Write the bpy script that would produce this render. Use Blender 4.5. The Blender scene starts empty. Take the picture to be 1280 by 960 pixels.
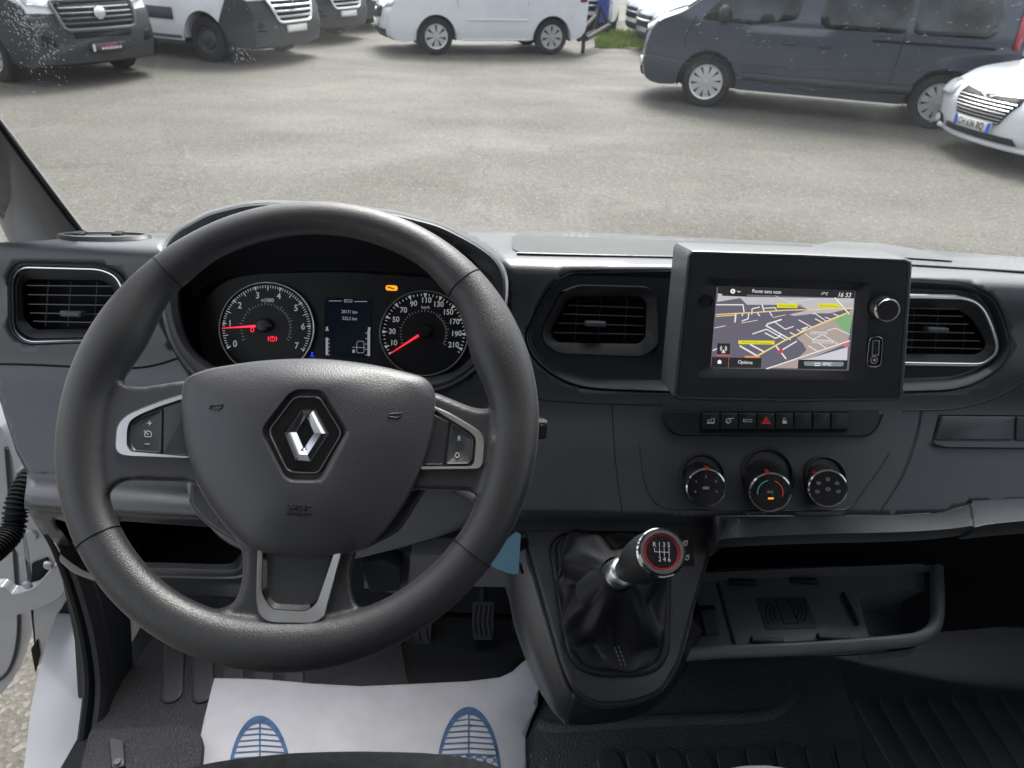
import bpy, bmesh, math, random
from mathutils import Vector, Matrix
from mathutils.geometry import delaunay_2d_cdt
R = math.radians
V = Vector
rnd = random.Random(7)
S_ = bpy.context.scene

# ------------------------------------------------------------------ camera
CAM = V((0, 0, 1.95)); FPX = 924.0; PITCH = R(31); ROLL = R(2.3)
_f = V((0, math.cos(PITCH), -math.sin(PITCH)))
_u0 = V((0, math.sin(PITCH), math.cos(PITCH))); _r0 = V((1, 0, 0))
_r = _r0*math.cos(ROLL) + _u0*math.sin(ROLL)
_u = -_r0*math.sin(ROLL) + _u0*math.cos(ROLL)
cd = bpy.data.cameras.new('camera'); cam = bpy.data.objects.new('camera', cd)
S_.collection.objects.link(cam); S_.camera = cam
cd.sensor_width = 36; cd.lens = 36*FPX/1280; cd.clip_start = .01; cd.clip_end = 3000
M = Matrix((( _r.x, _u.x, -_f.x, CAM.x), (_r.y, _u.y, -_f.y, CAM.y), (_r.z, _u.z, -_f.z, CAM.z), (0, 0, 0, 1)))
cam.matrix_world = M
cd.dof.use_dof = True; cd.dof.focus_distance = .74; cd.dof.aperture_fstop = 13

# ------------------------------------------------------------------ world, sun, exposure
w = bpy.data.worlds.new('World'); S_.world = w; w.use_nodes = True
nt = w.node_tree; nt.nodes.clear()
sky = nt.nodes.new('ShaderNodeTexSky'); sky.sky_type = 'NISHITA'; sky.sun_disc = False
SUN_EL, SUN_AZ = R(54), R(6)       # azimuth measured from +Y towards +X
sky.sun_elevation = SUN_EL; sky.sun_rotation = SUN_AZ
sky.air_density = 1.0; sky.dust_density = 4.0; sky.ozone_density = 1.0
hs = nt.nodes.new('ShaderNodeHueSaturation'); hs.inputs['Saturation'].default_value = .28
bgn = nt.nodes.new('ShaderNodeBackground'); bgn.inputs['Strength'].default_value = .15
wo = nt.nodes.new('ShaderNodeOutputWorld')
nt.links.new(sky.outputs[0], hs.inputs['Color']); nt.links.new(hs.outputs[0], bgn.inputs[0]); nt.links.new(bgn.outputs[0], wo.inputs[0])
sl = bpy.data.lights.new('sun', 'SUN'); sl.energy = 1.5; sl.angle = R(24); sl.color = (1, .97, .93)
so = bpy.data.objects.new('sun', sl); S_.collection.objects.link(so)
sd = V((math.sin(SUN_AZ)*math.cos(SUN_EL), math.cos(SUN_AZ)*math.cos(SUN_EL), math.sin(SUN_EL)))
so.rotation_euler = sd.to_track_quat('Z', 'Y').to_euler(); so.location = (0, 0, 20)
vs = S_.view_settings
vs.view_transform = 'Standard'; vs.look = 'None'; vs.exposure = 1.45; vs.gamma = 1; vs.use_curve_mapping = False
S_.render.engine = 'CYCLES'
cy = S_.cycles; cy.max_bounces = 7; cy.diffuse_bounces = 4; cy.glossy_bounces = 3; cy.transmission_bounces = 4
cy.transparent_max_bounces = 12; cy.use_denoising = True; cy.sample_clamp_indirect = 6
cy.caustics_reflective = False; cy.caustics_refractive = False
try: cy.denoiser = 'OPENIMAGEDENOISE'
except Exception: pass

# ------------------------------------------------------------------ pixel rays (1280x960 photo) onto real planes
def ray(px, py):
    return _f*FPX + _r*(px-640) + _u*(480-py)
def Pd(px, py, d): return CAM + ray(px, py)*(d/FPX)
def Py(px, py, Y):
    d = ray(px, py); return CAM + d*((Y-CAM.y)/d.y)
def Px(px, py, X):
    d = ray(px, py); return CAM + d*((X-CAM.x)/d.x)
def Pz(px, py, Z):
    d = ray(px, py); return CAM + d*((Z-CAM.z)/d.z)
def Pp(px, py, o, n):
    d = ray(px, py); return CAM + d*((o-CAM).dot(n)/d.dot(n))
PROF = [(14, 1.32), (17.5, 1.25), (18.8, 1.2), (19.3, 1.14), (19.8, 1.06), (20.4, .97), (20.9, .90), (21.4, .862), (22.0, .845), (23, .838), (25, .83), (28, .812), (32, .79),
        (36, .745), (40.5, .695), (44, .66), (50, .62), (60, .6)]
def _dense_prof(P, k=8):
    out = []
    for i in range(len(P)-1):
        a, b, c, d = P[max(0, i-1)], P[i], P[i+1], P[min(len(P)-1, i+2)]
        m0 = (c[1]-a[1])/max(1e-6, c[0]-a[0]); m1 = (d[1]-b[1])/max(1e-6, d[0]-b[0]); h = c[0]-b[0]
        for j in range(k):
            t = j/k; out.append((b[0]+h*t, (2*t**3-3*t*t+1)*b[1]+(t**3-2*t*t+t)*h*m0+(-2*t**3+3*t*t)*c[1]+(t**3-t*t)*h*m1))
    return out+[P[-1]]
PROF = _dense_prof(PROF)
def Sf(px, py, back=0.0):
    d = ray(px, py); de = math.degrees(math.atan2(-d.z, d.y))
    Y = PROF[0][1]
    for (a, ya), (b, yb) in zip(PROF, PROF[1:]):
        if a <= de <= b: Y = ya+(yb-ya)*(de-a)/(b-a); break
    else:
        Y = PROF[0][1] if de < PROF[0][0] else PROF[-1][1]
    return CAM + d*((Y+back)/d.y)

class Fr:
    """a plane in the cab: origin, right, up, normal"""
    def __init__(s, o, n, u=V((1, 0, 0))):
        s.o = V(o); s.n = V(n).normalized(); s.u = (V(u)-s.n*V(u).dot(s.n)).normalized(); s.v = s.n.cross(s.u)
    def px(s, x, y, w=0.0): return Pp(x, y, s.o+s.n*w, s.n)
    def p(s, u, v, w=0.0): return s.o + s.u*u + s.v*v + s.n*w
    def mpp(s, x, y, w=0.0): return (s.px(x+1, y, w)-s.px(x, y, w)).length
    def uv(s, x, y, w=0.0):
        q = s.px(x, y, w)-s.o; return q.dot(s.u), q.dot(s.v)
def FrS(x, y, du=25):
    o = Sf(x, y); a = Sf(x+du, y)-Sf(x-du, y); b = Sf(x, y-du)-Sf(x, y+du)
    return Fr(o, a.cross(b), V((1, 0, 0)))
def nel(el, yaw=0):   # normal pointing back to the driver, raised by el degrees
    return V((math.sin(R(yaw))*math.cos(R(el)), -math.cos(R(yaw))*math.cos(R(el)), math.sin(R(el))))

def rnd_loop(pts, r=4, seg=5):
    """rounded closed outline of 2-D points; r a number or one per point"""
    out = []; n = len(pts)
    for i in range(n):
        a = V(pts[i-1][:2]); b = V(pts[i][:2]); c = V(pts[(i+1) % n][:2])
        rr = pts[i][2] if len(pts[i]) > 2 else r
        d1 = (a-b); d2 = (c-b); l1 = d1.length; l2 = d2.length
        k = min(rr, l1*.49, l2*.49)
        p1 = b+d1.normalized()*k; p2 = b+d2.normalized()*k
        if k < .05: out.append((b.x, b.y)); continue
        for j in range(seg+1):
            t = j/seg; q = p1*(1-t)**2 + b*2*t*(1-t) + p2*t*t
            out.append((q.x, q.y))
    return out
def resample(loop, n=96, closed=True):
    pts = [V(p) for p in loop]
    if closed: pts = pts+[pts[0]]
    L = [0]
    for a, b in zip(pts, pts[1:]): L.append(L[-1]+(b-a).length)
    tot = L[-1]; out = []; k = 0
    m = n if closed else n-1
    for i in range(n):
        s = tot*i/m
        while k < len(L)-2 and L[k+1] < s: k += 1
        t = (s-L[k])/max(1e-12, L[k+1]-L[k])
        out.append(pts[k].lerp(pts[k+1], min(1, t)))
    return out
def oval(cx, cy, rx, ry=None, n=48, rot=0):
    ry = ry or rx; c, s = math.cos(rot), math.sin(rot)
    return [(cx+rx*math.cos(-t)*c-ry*math.sin(-t)*s, cy+rx*math.cos(-t)*s+ry*math.sin(-t)*c) for t in [2*math.pi*i/n for i in range(n)]]
def shrink(loop, k, c=None):
    c = c or sum((V(p) for p in loop), V([0]*len(loop[0])))/len(loop)
    return [c+(V(p)-c)*k for p in loop]
def inset(loop, d):
    """offset a closed 2-D loop inwards by d"""
    n = len(loop); P = [V(p[:2]) for p in loop]
    area = sum(P[i].x*P[(i+1) % n].y-P[(i+1) % n].x*P[i].y for i in range(n))
    sg = 1 if area > 0 else -1; out = []
    for i in range(n):
        t = (P[(i+1) % n]-P[i-1]); 
        if t.length < 1e-9: out.append(P[i]); continue
        t.normalize(); out.append(P[i]+V((-t.y, t.x))*sg*d)
    return out
def inside(x, y, poly):
    c = False; n = len(poly); j = n-1
    for i in range(n):
        xi, yi = poly[i][0], poly[i][1]; xj, yj = poly[j][0], poly[j][1]
        if (yi > y) != (yj > y) and x < (xj-xi)*(y-yi)/(yj-yi)+xi: c = not c
        j = i
    return c
def smooth(t): t = max(0, min(1, t)); return t*t*(3-2*t)
def spline(pts, k=6, closed=False):
    n = len(pts); out = []
    P = [V(p) for p in pts]
    rng = range(n if closed else n-1)
    for i in rng:
        if closed: a, b, c, d = P[i-1], P[i], P[(i+1) % n], P[(i+2) % n]
        else: a, b, c, d = P[max(0, i-1)], P[i], P[i+1], P[min(n-1, i+2)]
        for j in range(k):
            t = j/k
            out.append(.5*((2*b)+(c-a)*t+(2*a-5*b+4*c-d)*t*t+(3*b-a-3*c+d)*t**3))
    if not closed: out.append(P[-1])
    return out

# ------------------------------------------------------------------ objects
def tag(o, label=None, cat=None, group=None, kind=None):
    if label: o['label'] = label
    if cat: o['category'] = cat
    if group: o['group'] = group
    if kind: o['kind'] = kind
    return o
def thing(name, loc, label, cat, group=None):
    o = bpy.data.objects.new(name, None); S_.collection.objects.link(o); o.location = loc; o.empty_display_size = .05
    return tag(o, label, cat, group)
_wl = {}
def wloc(o):
    p = V((0, 0, 0))
    while o is not None: p = p+V(o.location); o = o.parent
    return p
class MB:
    def __init__(s): s.v = []; s.f = []; s.xf = None
    def add(s, vs, fs):
        k = len(s.v); s.v += [s.xf @ V(q) for q in vs] if s.xf else [V(q) for q in vs]
        s.f += [tuple(i+k for i in f) for f in fs]; return s
    def loops(s, ls, cap0=False, cap1=False, closed=True):
        n = len(ls[0]); vs = [q for l in ls for q in l]; fs = []
        for a in range(len(ls)-1):
            for i in range(n if closed else n-1):
                j = (i+1) % n; fs.append((a*n+i, a*n+j, (a+1)*n+j, (a+1)*n+i))
        if cap0: fs.append(tuple(range(n-1, -1, -1)))
        if cap1: fs.append(tuple((len(ls)-1)*n+i for i in range(n)))
        return s.add(vs, fs)
    def fan(s, l):
        c = sum((V(q) for q in l), V((0, 0, 0)))/len(l)
        n = len(l); return s.add(list(l)+[c], [(i, (i+1) % n, n) for i in range(n)])
    def tube(s, path, r, n=10, closed=False, caps=True, flat=1.0, up=None):
        path = [V(p) for p in path]; m = len(path); ls = []
        t0 = (path[1]-path[0]).normalized()
        ref = V(up) if up is not None else (V((0, 0, 1)) if abs(t0.z) < .9 else V((1, 0, 0)))
        nn = (ref-t0*ref.dot(t0)).normalized()
        for i in range(m):
            a = path[i-1] if (i > 0 or closed) else path[i]; b = path[(i+1) % m] if (i < m-1 or closed) else path[i]
            t = (b-a).normalized(); base = V(up) if up is not None else nn
            nn = (base-t*base.dot(t)).normalized(); bb = t.cross(nn)
            rr = r[i] if isinstance(r, (list, tuple)) else r
            ls.append([path[i]+nn*rr*flat*math.cos(q)+bb*rr*math.sin(q) for q in [2*math.pi*k/n for k in range(n)]])
        if closed: ls.append(ls[0]); return s.loops(ls)
        return s.loops(ls, caps, caps)
    def lathe(s, o, ax, prof, n=32, ref=None):
        o = V(o); ax = V(ax).normalized(); ref = V(ref) if ref is not None else (V((1, 0, 0)) if abs(ax.x) < .9 else V((0, 1, 0)))
        a = (ref-ax*ref.dot(ax)).normalized(); b = ax.cross(a)
        ls = [[o+ax*z+(a*math.cos(t)+b*math.sin(t))*max(r, 1e-5) for t in [2*math.pi*k/n for k in range(n)]] for r, z in prof]
        return s.loops(ls)
    def box(s, c, dx, dy, dz, X=V((1, 0, 0)), Y=V((0, 1, 0)), Z=V((0, 0, 1)), b=0):
        c = V(c); X, Y, Z = V(X), V(Y), V(Z)
        if b <= 0:
            vs = [c+X*dx*i/2+Y*dy*j/2+Z*dz*k/2 for i in (-1, 1) for j in (-1, 1) for k in (-1, 1)]
            return s.add(vs, [(0, 1, 3, 2), (4, 6, 7, 5), (0, 4, 5, 1), (2, 3, 7, 6), (0, 2, 6, 4), (1, 5, 7, 3)])
        ls = []
        for z, q in ((-dz/2, b), (-dz/2+b, 0), (dz/2-b, 0), (dz/2, b)):
            x_, y_ = dx/2-q, dy/2-q
            ls.append([c+X*i+Y*j+Z*z for i, j in ((-x_+b*.6, -y_), (x_-b*.6, -y_), (x_, -y_+b*.6), (x_, y_-b*.6), (x_-b*.6, y_), (-x_+b*.6, y_), (-x_, y_-b*.6), (-x_, -y_+b*.6))])
        return s.loops(ls, True, True)
    def sphere(s, c, r, n=12, m=8, X=V((1, 0, 0)), Y=V((0, 1, 0)), Z=V((0, 0, 1)), sc=(1, 1, 1)):
        ls = []
        for i in range(1, m):
            a = math.pi*i/m
            ls.append([V(c)+X*r*sc[0]*math.sin(a)*math.cos(t)+Y*r*sc[1]*math.sin(a)*math.sin(t)+Z*r*sc[2]*math.cos(a) for t in [2*math.pi*k/n for k in range(n)]])
        return s.loops(ls, True, True)
    def build(s, name, mat, parent=None, sharp=35, sub=0, solid=0, bevel=0, offs=-1, flip=False, recalc=True, **tg):
        me = bpy.data.meshes.new(name)
        o0 = wloc(parent) if parent is not None else V((0, 0, 0))
        loc = V((0, 0, 0))
        if parent is None and tg.get('base') is not None: loc = V(tg['base'])
        tg.pop('base', None)
        me.from_pydata([tuple(q-o0-loc) for q in s.v], [], s.f)
        bm = bmesh.new(); bm.from_mesh(me)
        bmesh.ops.remove_doubles(bm, verts=bm.verts, dist=1e-6)
        if recalc: bmesh.ops.recalc_face_normals(bm, faces=bm.faces)
        if flip: bmesh.ops.reverse_faces(bm, faces=bm.faces)
        bm.to_mesh(me); bm.free()
        me.polygons.foreach_set('use_smooth', [True]*len(me.polygons))
        try: me.set_sharp_from_angle(angle=R(sharp))
        except Exception: pass
        ms = mat if isinstance(mat, (list, tuple)) else [mat]
        for m in ms: me.materials.append(m)
        o = bpy.data.objects.new(name, me); S_.collection.objects.link(o); o.location = loc
        if parent is not None: o.parent = parent
        if solid:
            md = o.modifiers.new('solid', 'SOLIDIFY'); md.thickness = solid; md.offset = offs
        if bevel:
            md = o.modifiers.new('bevel', 'BEVEL'); md.width = bevel; md.segments = 3; md.limit_method = 'ANGLE'; md.angle_limit = R(30)
        if sub:
            md = o.modifiers.new('sub', 'SUBSURF'); md.levels = sub; md.render_levels = sub
        return tag(o, **tg)
def cdt(outline, holes, step, fn, jitter=.15, extra=()):
    """triangulated region of 2-D outline with holes, mapped through fn -> verts, faces"""
    vs = []; es = []
    for lp in [outline]+list(holes):
        k = len(vs); n = len(lp)
        vs += [V((p[0], p[1])) for p in lp]; es += [(k+i, k+(i+1) % n) for i in range(n)]
    xs = [p[0] for p in outline]; ys = [p[1] for p in outline]
    nb = [V((p[0], p[1])) for lp in [outline]+list(holes) for p in lp]
    y = min(ys)+step/2; row = 0
    while y < max(ys):
        x = min(xs)+step/2+(step/2 if row % 2 else 0)
        while x < max(xs):
            if inside(x, y, outline) and not any(inside(x, y, h) for h in holes):
                q = V((x, y))
                if all(abs(b.x-x) > step*.35 or abs(b.y-y) > step*.35 for b in nb): vs.append(q)
            x += step
        y += step*.87; row += 1
    for e in extra: vs.append(V(e))
    r = delaunay_2d_cdt(vs, es, [], 0, 1e-6)
    pv, pf = r[0], r[2]; fs = []
    for f in pf:
        cx = sum(pv[i].x for i in f)/len(f); cyy = sum(pv[i].y for i in f)/len(f)
        if inside(cx, cyy, outline) and not any(inside(cx, cyy, h) for h in holes): fs.append(tuple(f))
    return [fn(p.x, p.y) for p in pv], fs
def grid_rows(rows, kx=5, ky=1):
    """rows of 3-D points -> smoothed grid"""
    rr = [spline(r, kx) for r in rows]
    if ky > 1:
        cols = [spline([r[i] for r in rr], ky) for i in range(len(rr[0]))]
        rr = [[c[j] for c in cols] for j in range(len(cols[0]))]
    return rr
def text_geo(mb, fr, s, x, y, hpx, w=.0004, align='CENTER', sx=1.0, uv=None, h=None, thick=0, shear=0):
    cu = bpy.data.curves.new('t', 'FONT'); cu.body = s; cu.align_x = align; cu.align_y = 'CENTER'; cu.size = 1; cu.shear = shear
    if thick: cu.offset = thick
    ob = bpy.data.objects.new('t', cu); S_.collection.objects.link(ob)
    dg = bpy.context.evaluated_depsgraph_get(); me = ob.evaluated_get(dg).to_mesh()
    if uv is None:
        u0, v0 = fr.uv(x, y, w); k = fr.mpp(x, y, w)*hpx/.72
    else: u0, v0 = uv; k = h/.72
    mb.add([fr.p(u0+q.co.x*k*sx, v0+q.co.y*k, w) for q in me.vertices], [tuple(p.vertices) for p in me.polygons])
    ob.evaluated_get(dg).to_mesh_clear(); bpy.data.objects.remove(ob); bpy.data.curves.remove(cu)

def num_geo(mb, fr, s, x, y, hpx, w, adv=.66):
    # digits one by one; the nine is the six turned round
    for i, ch in enumerate(s):
        px = x+(i-(len(s)-1)/2)*hpx*adv
        if ch != '9': text_geo(mb, fr, ch, px, y, hpx, w, sx=.95, thick=.012); continue
        k = len(mb.v); text_geo(mb, fr, '6', px, y, hpx, w, sx=.95, thick=.012); c = fr.px(px, y, w)
        for j in range(k, len(mb.v)): mb.v[j] = c*2-mb.v[j]
# ------------------------------------------------------------------ materials
MT = {}
def mat(name, col, rough=.5, metal=0, spec=.5, bump=None, var=None, emit=None, coat=0, sheen=0, alpha=None):
    """bump = (scale, strength, distance, kind), var = (scale, amount)"""
    if name in MT: return MT[name]
    m = bpy.data.materials.new(name); m.use_nodes = True; n = m.node_tree; b = n.nodes['Principled BSDF']
    c = tuple(col)+(1,)
    b.inputs['Base Color'].default_value = c; b.inputs['Roughness'].default_value = rough; b.inputs['Metallic'].default_value = metal
    b.inputs['Specular IOR Level'].default_value = spec
    if coat: b.inputs['Coat Weight'].default_value = coat; b.inputs['Coat Roughness'].default_value = .05
    if sheen: b.inputs['Sheen Weight'].default_value = sheen; b.inputs['Sheen Roughness'].default_value = .35
    if emit: b.inputs['Emission Color'].default_value = tuple(emit[:3])+(1,); b.inputs['Emission Strength'].default_value = emit[3]
    geo = n.nodes.new('ShaderNodeNewGeometry')
    if var:
        t = n.nodes.new('ShaderNodeTexNoise'); t.inputs['Scale'].default_value = var[0]; t.inputs['Detail'].default_value = 5
        mx = n.nodes.new('ShaderNodeMix'); mx.data_type = 'RGBA'
        mx.inputs[6].default_value = tuple(x*(1-var[1]) for x in col)+(1,); mx.inputs[7].default_value = tuple(min(1, x*(1+var[1])) for x in col)+(1,)
        mr = n.nodes.new('ShaderNodeMapRange'); mr.inputs['From Min'].default_value = .35; mr.inputs['From Max'].default_value = .65
        n.links.new(geo.outputs['Position'], t.inputs['Vector']); n.links.new(t.outputs['Fac'], mr.inputs[0]); n.links.new(mr.outputs[0], mx.inputs[0])
        n.links.new(mx.outputs[2], b.inputs['Base Color'])
        m2 = n.nodes.new('ShaderNodeMapRange'); m2.inputs['To Min'].default_value = max(0, rough-.07); m2.inputs['To Max'].default_value = min(1, rough+.07)
        n.links.new(t.outputs['Fac'], m2.inputs[0]); n.links.new(m2.outputs[0], b.inputs['Roughness'])
    if bump:
        k = bump[3] if len(bump) > 3 else 'voro'
        if k == 'voro':
            t = n.nodes.new('ShaderNodeTexVoronoi'); t.feature = 'SMOOTH_F1'; t.inputs['Scale'].default_value = bump[0]; o_ = t.outputs['Distance']
        elif k == 'leather':
            t = n.nodes.new('ShaderNodeTexVoronoi'); t.feature = 'DISTANCE_TO_EDGE'; t.inputs['Scale'].default_value = bump[0]
            nz = n.nodes.new('ShaderNodeTexNoise'); nz.inputs['Scale'].default_value = bump[0]*.6
            ad = n.nodes.new('ShaderNodeMix'); ad.data_type = 'RGBA'; ad.blend_type = 'LINEAR_LIGHT'; ad.inputs[0].default_value = .6/bump[0]
            n.links.new(geo.outputs['Position'], nz.inputs['Vector']); n.links.new(geo.outputs['Position'], ad.inputs[6]); n.links.new(nz.outputs['Color'], ad.inputs[7])
            cr = n.nodes.new('ShaderNodeMapRange'); cr.inputs['From Max'].default_value = .35
            n.links.new(ad.outputs[2], t.inputs['Vector']); n.links.new(t.outputs['Distance'], cr.inputs[0]); o_ = cr.outputs[0]
        elif k == 'wave':
            t = n.nodes.new('ShaderNodeTexWave'); t.inputs['Scale'].default_value = bump[0]; o_ = t.outputs['Fac']
        else:
            t = n.nodes.new('ShaderNodeTexNoise'); t.inputs['Scale'].default_value = bump[0]; t.inputs['Detail'].default_value = 4; o_ = t.outputs['Fac']
        if k != 'leather': n.links.new(geo.outputs['Position'], t.inputs['Vector'])
        bp = n.nodes.new('ShaderNodeBump'); bp.inputs['Strength'].default_value = bump[1]; bp.inputs['Distance'].default_value = bump[2]
        n.links.new(o_, bp.inputs['Height']); n.links.new(bp.outputs[0], b.inputs['Normal'])
    MT[name] = m; return m
def emis(name, col, st=1.0):
    if name in MT: return MT[name]
    m = bpy.data.materials.new(name); m.use_nodes = True; n = m.node_tree; n.nodes.clear()
    e = n.nodes.new('ShaderNodeEmission'); e.inputs[0].default_value = tuple(col)+(1,); e.inputs[1].default_value = st*.5
    g = n.nodes.new('ShaderNodeBsdfGlossy'); g.inputs['Roughness'].default_value = .12; g.inputs['Color'].default_value = (.03, .03, .03, 1)
    a = n.nodes.new('ShaderNodeAddShader'); o = n.nodes.new('ShaderNodeOutputMaterial')
    n.links.new(e.outputs[0], a.inputs[0]); n.links.new(g.outputs[0], a.inputs[1]); n.links.new(a.outputs[0], o.inputs[0])
    MT[name] = m; return m
def glassmat(name, tint=(1, 1, 1), gloss=1.0, haze=0.0, rough=.0):
    m = bpy.data.materials.new(name); m.use_nodes = True; n = m.node_tree; n.nodes.clear()
    t = n.nodes.new('ShaderNodeBsdfTransparent'); t.inputs[0].default_value = tuple(tint)+(1,)
    g = n.nodes.new('ShaderNodeBsdfGlossy'); g.inputs['Roughness'].default_value = rough; g.inputs['Color'].default_value = (gloss, gloss, gloss, 1)
    geo0 = n.nodes.new('ShaderNodeNewGeometry'); dt = n.nodes.new('ShaderNodeVectorMath'); dt.operation = 'DOT_PRODUCT'
    n.links.new(geo0.outputs['Normal'], dt.inputs[0]); n.links.new(geo0.outputs['Incoming'], dt.inputs[1])
    def mth(op, a, b=None, c=None):
        q = n.nodes.new('ShaderNodeMath'); q.operation = op
        for i_, v_ in enumerate((a, b, c)):
            if v_ is None: continue
            if isinstance(v_, (int, float)): q.inputs[i_].default_value = v_
            else: n.links.new(v_, q.inputs[i_])
        return q.outputs[0]
    fz = mth('MULTIPLY_ADD', mth('POWER', mth('SUBTRACT', 1.0, mth('ABSOLUTE', dt.outputs['Value'])), 5.0), .9, .05)
    mx = n.nodes.new('ShaderNodeMixShader'); o = n.nodes.new('ShaderNodeOutputMaterial')
    n.links.new(fz, mx.inputs[0]); n.links.new(t.outputs[0], mx.inputs[1]); n.links.new(g.outputs[0], mx.inputs[2])
    last = mx
    if haze:
        d = n.nodes.new('ShaderNodeBsdfTranslucent'); d.inputs[0].default_value = (.95, .97, 1, 1)
        geo = n.nodes.new('ShaderNodeNewGeometry'); nz = n.nodes.new('ShaderNodeTexNoise'); nz.inputs['Scale'].default_value = 6; nz.inputs['Detail'].default_value = 8
        mr = n.nodes.new('ShaderNodeMapRange'); mr.inputs['From Min'].default_value = .35; mr.inputs['From Max'].default_value = .75
        mr.inputs['To Min'].default_value = haze*.6; mr.inputs['To Max'].default_value = haze*1.7
        n.links.new(geo.outputs['Position'], nz.inputs['Vector']); n.links.new(nz.outputs['Fac'], mr.inputs[0])
        m2 = n.nodes.new('ShaderNodeMixShader'); n.links.new(mr.outputs[0], m2.inputs[0]); n.links.new(mx.outputs[0], m2.inputs[1]); n.links.new(d.outputs[0], m2.inputs[2]); last = m2
    n.links.new(last.outputs[0], o.inputs[0]); MT[name] = m; return m
GR = (1100, .35, .0006)
DASH = mat('dash_plastic', (.031, .034, .043), .38, spec=1.0, sheen=.22, bump=(620, .35, .0005), var=(9, .06))
DASHD = mat('dash_plastic_dark', (.022, .025, .031), .42, spec=.5, bump=(620, .3, .0005), var=(9, .06))
SATIN = mat('satin_black', (.022, .023, .026), .38, spec=.45, var=(30, .08))
PIANO = mat('gloss_black', (.008, .008, .01), .12, spec=.5)
BLK = mat('matt_black', (.008, .009, .011), .6, spec=.2)
RIMM = mat('wheel_leather', (.021, .021, .024), .44, spec=.75, sheen=.12, bump=(560, .28, .0004, 'leather'), var=(14, .05))
PADM = mat('airbag_skin', (.036, .036, .043), .40, spec=.7, sheen=.15, bump=(420, .2, .0004, 'leather'), var=(12, .05))
LEATH = mat('boot_leather', (.024, .025, .028), .46, spec=.5, bump=(500, .3, .0005, 'leather'))
CHR = mat('satin_chrome', (.85, .86, .88), .3, metal=1)
CHRB = mat('bright_chrome', (.60, .62, .66), .12, metal=1)
SHR = mat('shroud_grey', (.20, .205, .23), .5, spec=.6, var=(20, .06))
GREYT = mat('grey_trim', (.075, .08, .095), .42, spec=.5, var=(20, .06))
RUBR = mat('floor_rubber_lightened', (.075, .08, .09), .45, spec=.6, bump=(170, .6, .0015, 'leather'), var=(10, .1))  # black mat rubber, colour lightened where little light reaches the floor
RUBRS = mat('smooth_rubber_lightened', (.06, .065, .075), .42, spec=.6, bump=(500, .2, .0006))  # smooth rubber with the same light put into its colour
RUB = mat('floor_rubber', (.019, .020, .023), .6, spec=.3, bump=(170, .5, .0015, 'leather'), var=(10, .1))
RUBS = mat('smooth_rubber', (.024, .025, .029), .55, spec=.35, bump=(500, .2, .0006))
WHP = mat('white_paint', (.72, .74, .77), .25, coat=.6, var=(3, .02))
PILL = mat('pillar_trim', (.20, .20, .21), .7, spec=.3, bump=(900, .2, .0005), var=(10, .04))
CABW = mat('cab_white_dimmed', (.36, .37, .39), .3, coat=.5, var=(3, .03))  # body white darkened in colour in place of blocked sky light
TRAYM = mat('tray_plastic_lightened', (.17, .185, .21), .45, spec=.6, bump=(620, .35, .0005), var=(9, .06))  # dash plastic with light put into its colour for the dim tray
CLOTH = mat('seat_cloth', (.022, .023, .025), .9, spec=.2, bump=(650, .6, .001, 'wave'), var=(120, .25))
PAPER = mat('paper', (.44, .44, .475), .85, spec=.2, bump=(70, .25, .0012, 'noise'), var=(25, .05))
BLUEI = mat('blue_ink', (.055, .11, .21), .8, spec=.2, var=(60, .2))
WINK = emis('white_marking', (.75, .77, .8), .25)
RED = emis('red_lamp', (1, .03, .06), .9)
REDP = mat('red_pointer', (.75, .06, .03), .4)
HEAD = mat('headliner', (.75, .74, .72), .9, spec=.1)

# ================================================================== CAB SHELL (the van we sit in)
VX = .23                                   # centre line of the van
def hdeck(Y): return 1.95-.345-.19*(Y-.86)
def Yb(x): return 1.165-.2*((x-VX)/.85)**2
HF = .85                                   # cab floor height
GDIR = V((0, -math.cos(R(55)), math.sin(R(55))))
def glass_pt(x, t): b = V((x, Yb(x)+.02, hdeck(Yb(x))-.03)); return b+GDIR*t
def glass_hit(px, py):
    d = ray(px, py); best = None
    for i in range(400):            # march along the ray to the glass sheet
        k = .6+i*.003
        q = CAM+d*(k/FPX); b = Yb(q.x)+.02; tz = (q.z-(hdeck(Yb(q.x))-.03))/GDIR.z
        if q.y >= b+GDIR.y*tz: return q
    return q
van = thing('delivery_van', (VX, .4, HF), 'cab of the white delivery van we sit in, with grey windscreen pillar and white sill', 'van')
WS = glassmat('windscreen_glass', (.93, .95, .94), 1.0, haze=.004)
mb = MB(); mb.loops([[glass_pt(VX-.92+1.84*i/24, t) for i in range(25)] for t in (0, .25, .5, .75, 1.02)], closed=False)
mb.build('windscreen', WS, van)
mb = MB(); rows = []
for Y, z in ((1.22, 1.44), (1.5, 1.36), (1.85, 1.16), (1.98, .95), (2.02, .45)):
    rows.append([V((VX+1.0*math.sin(a_)*1.0, Y-.28*abs(math.sin(a_))**3, z-.03*abs(math.sin(a_))**2)) for a_ in [math.pi*(i/16-.5) for i in range(17)]])
mb.loops(rows, closed=False)
for sd in (-1, 1): mb.loops([[V((VX+sd*1.0, y, .4)) for y in (1.0, 1.3, 1.7)], [V((VX+sd*1.0, y, z)) for y, z in ((1.0, 1.36), (1.3, 1.26), (1.7, 1.0))]], closed=False)
mb.loops([[V((x, 1.20, z)) for x in (VX-.98, VX+.98)] for z in (.5, 1.44)], closed=False)
mb.build('bonnet', WHP, van, sharp=50)
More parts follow.
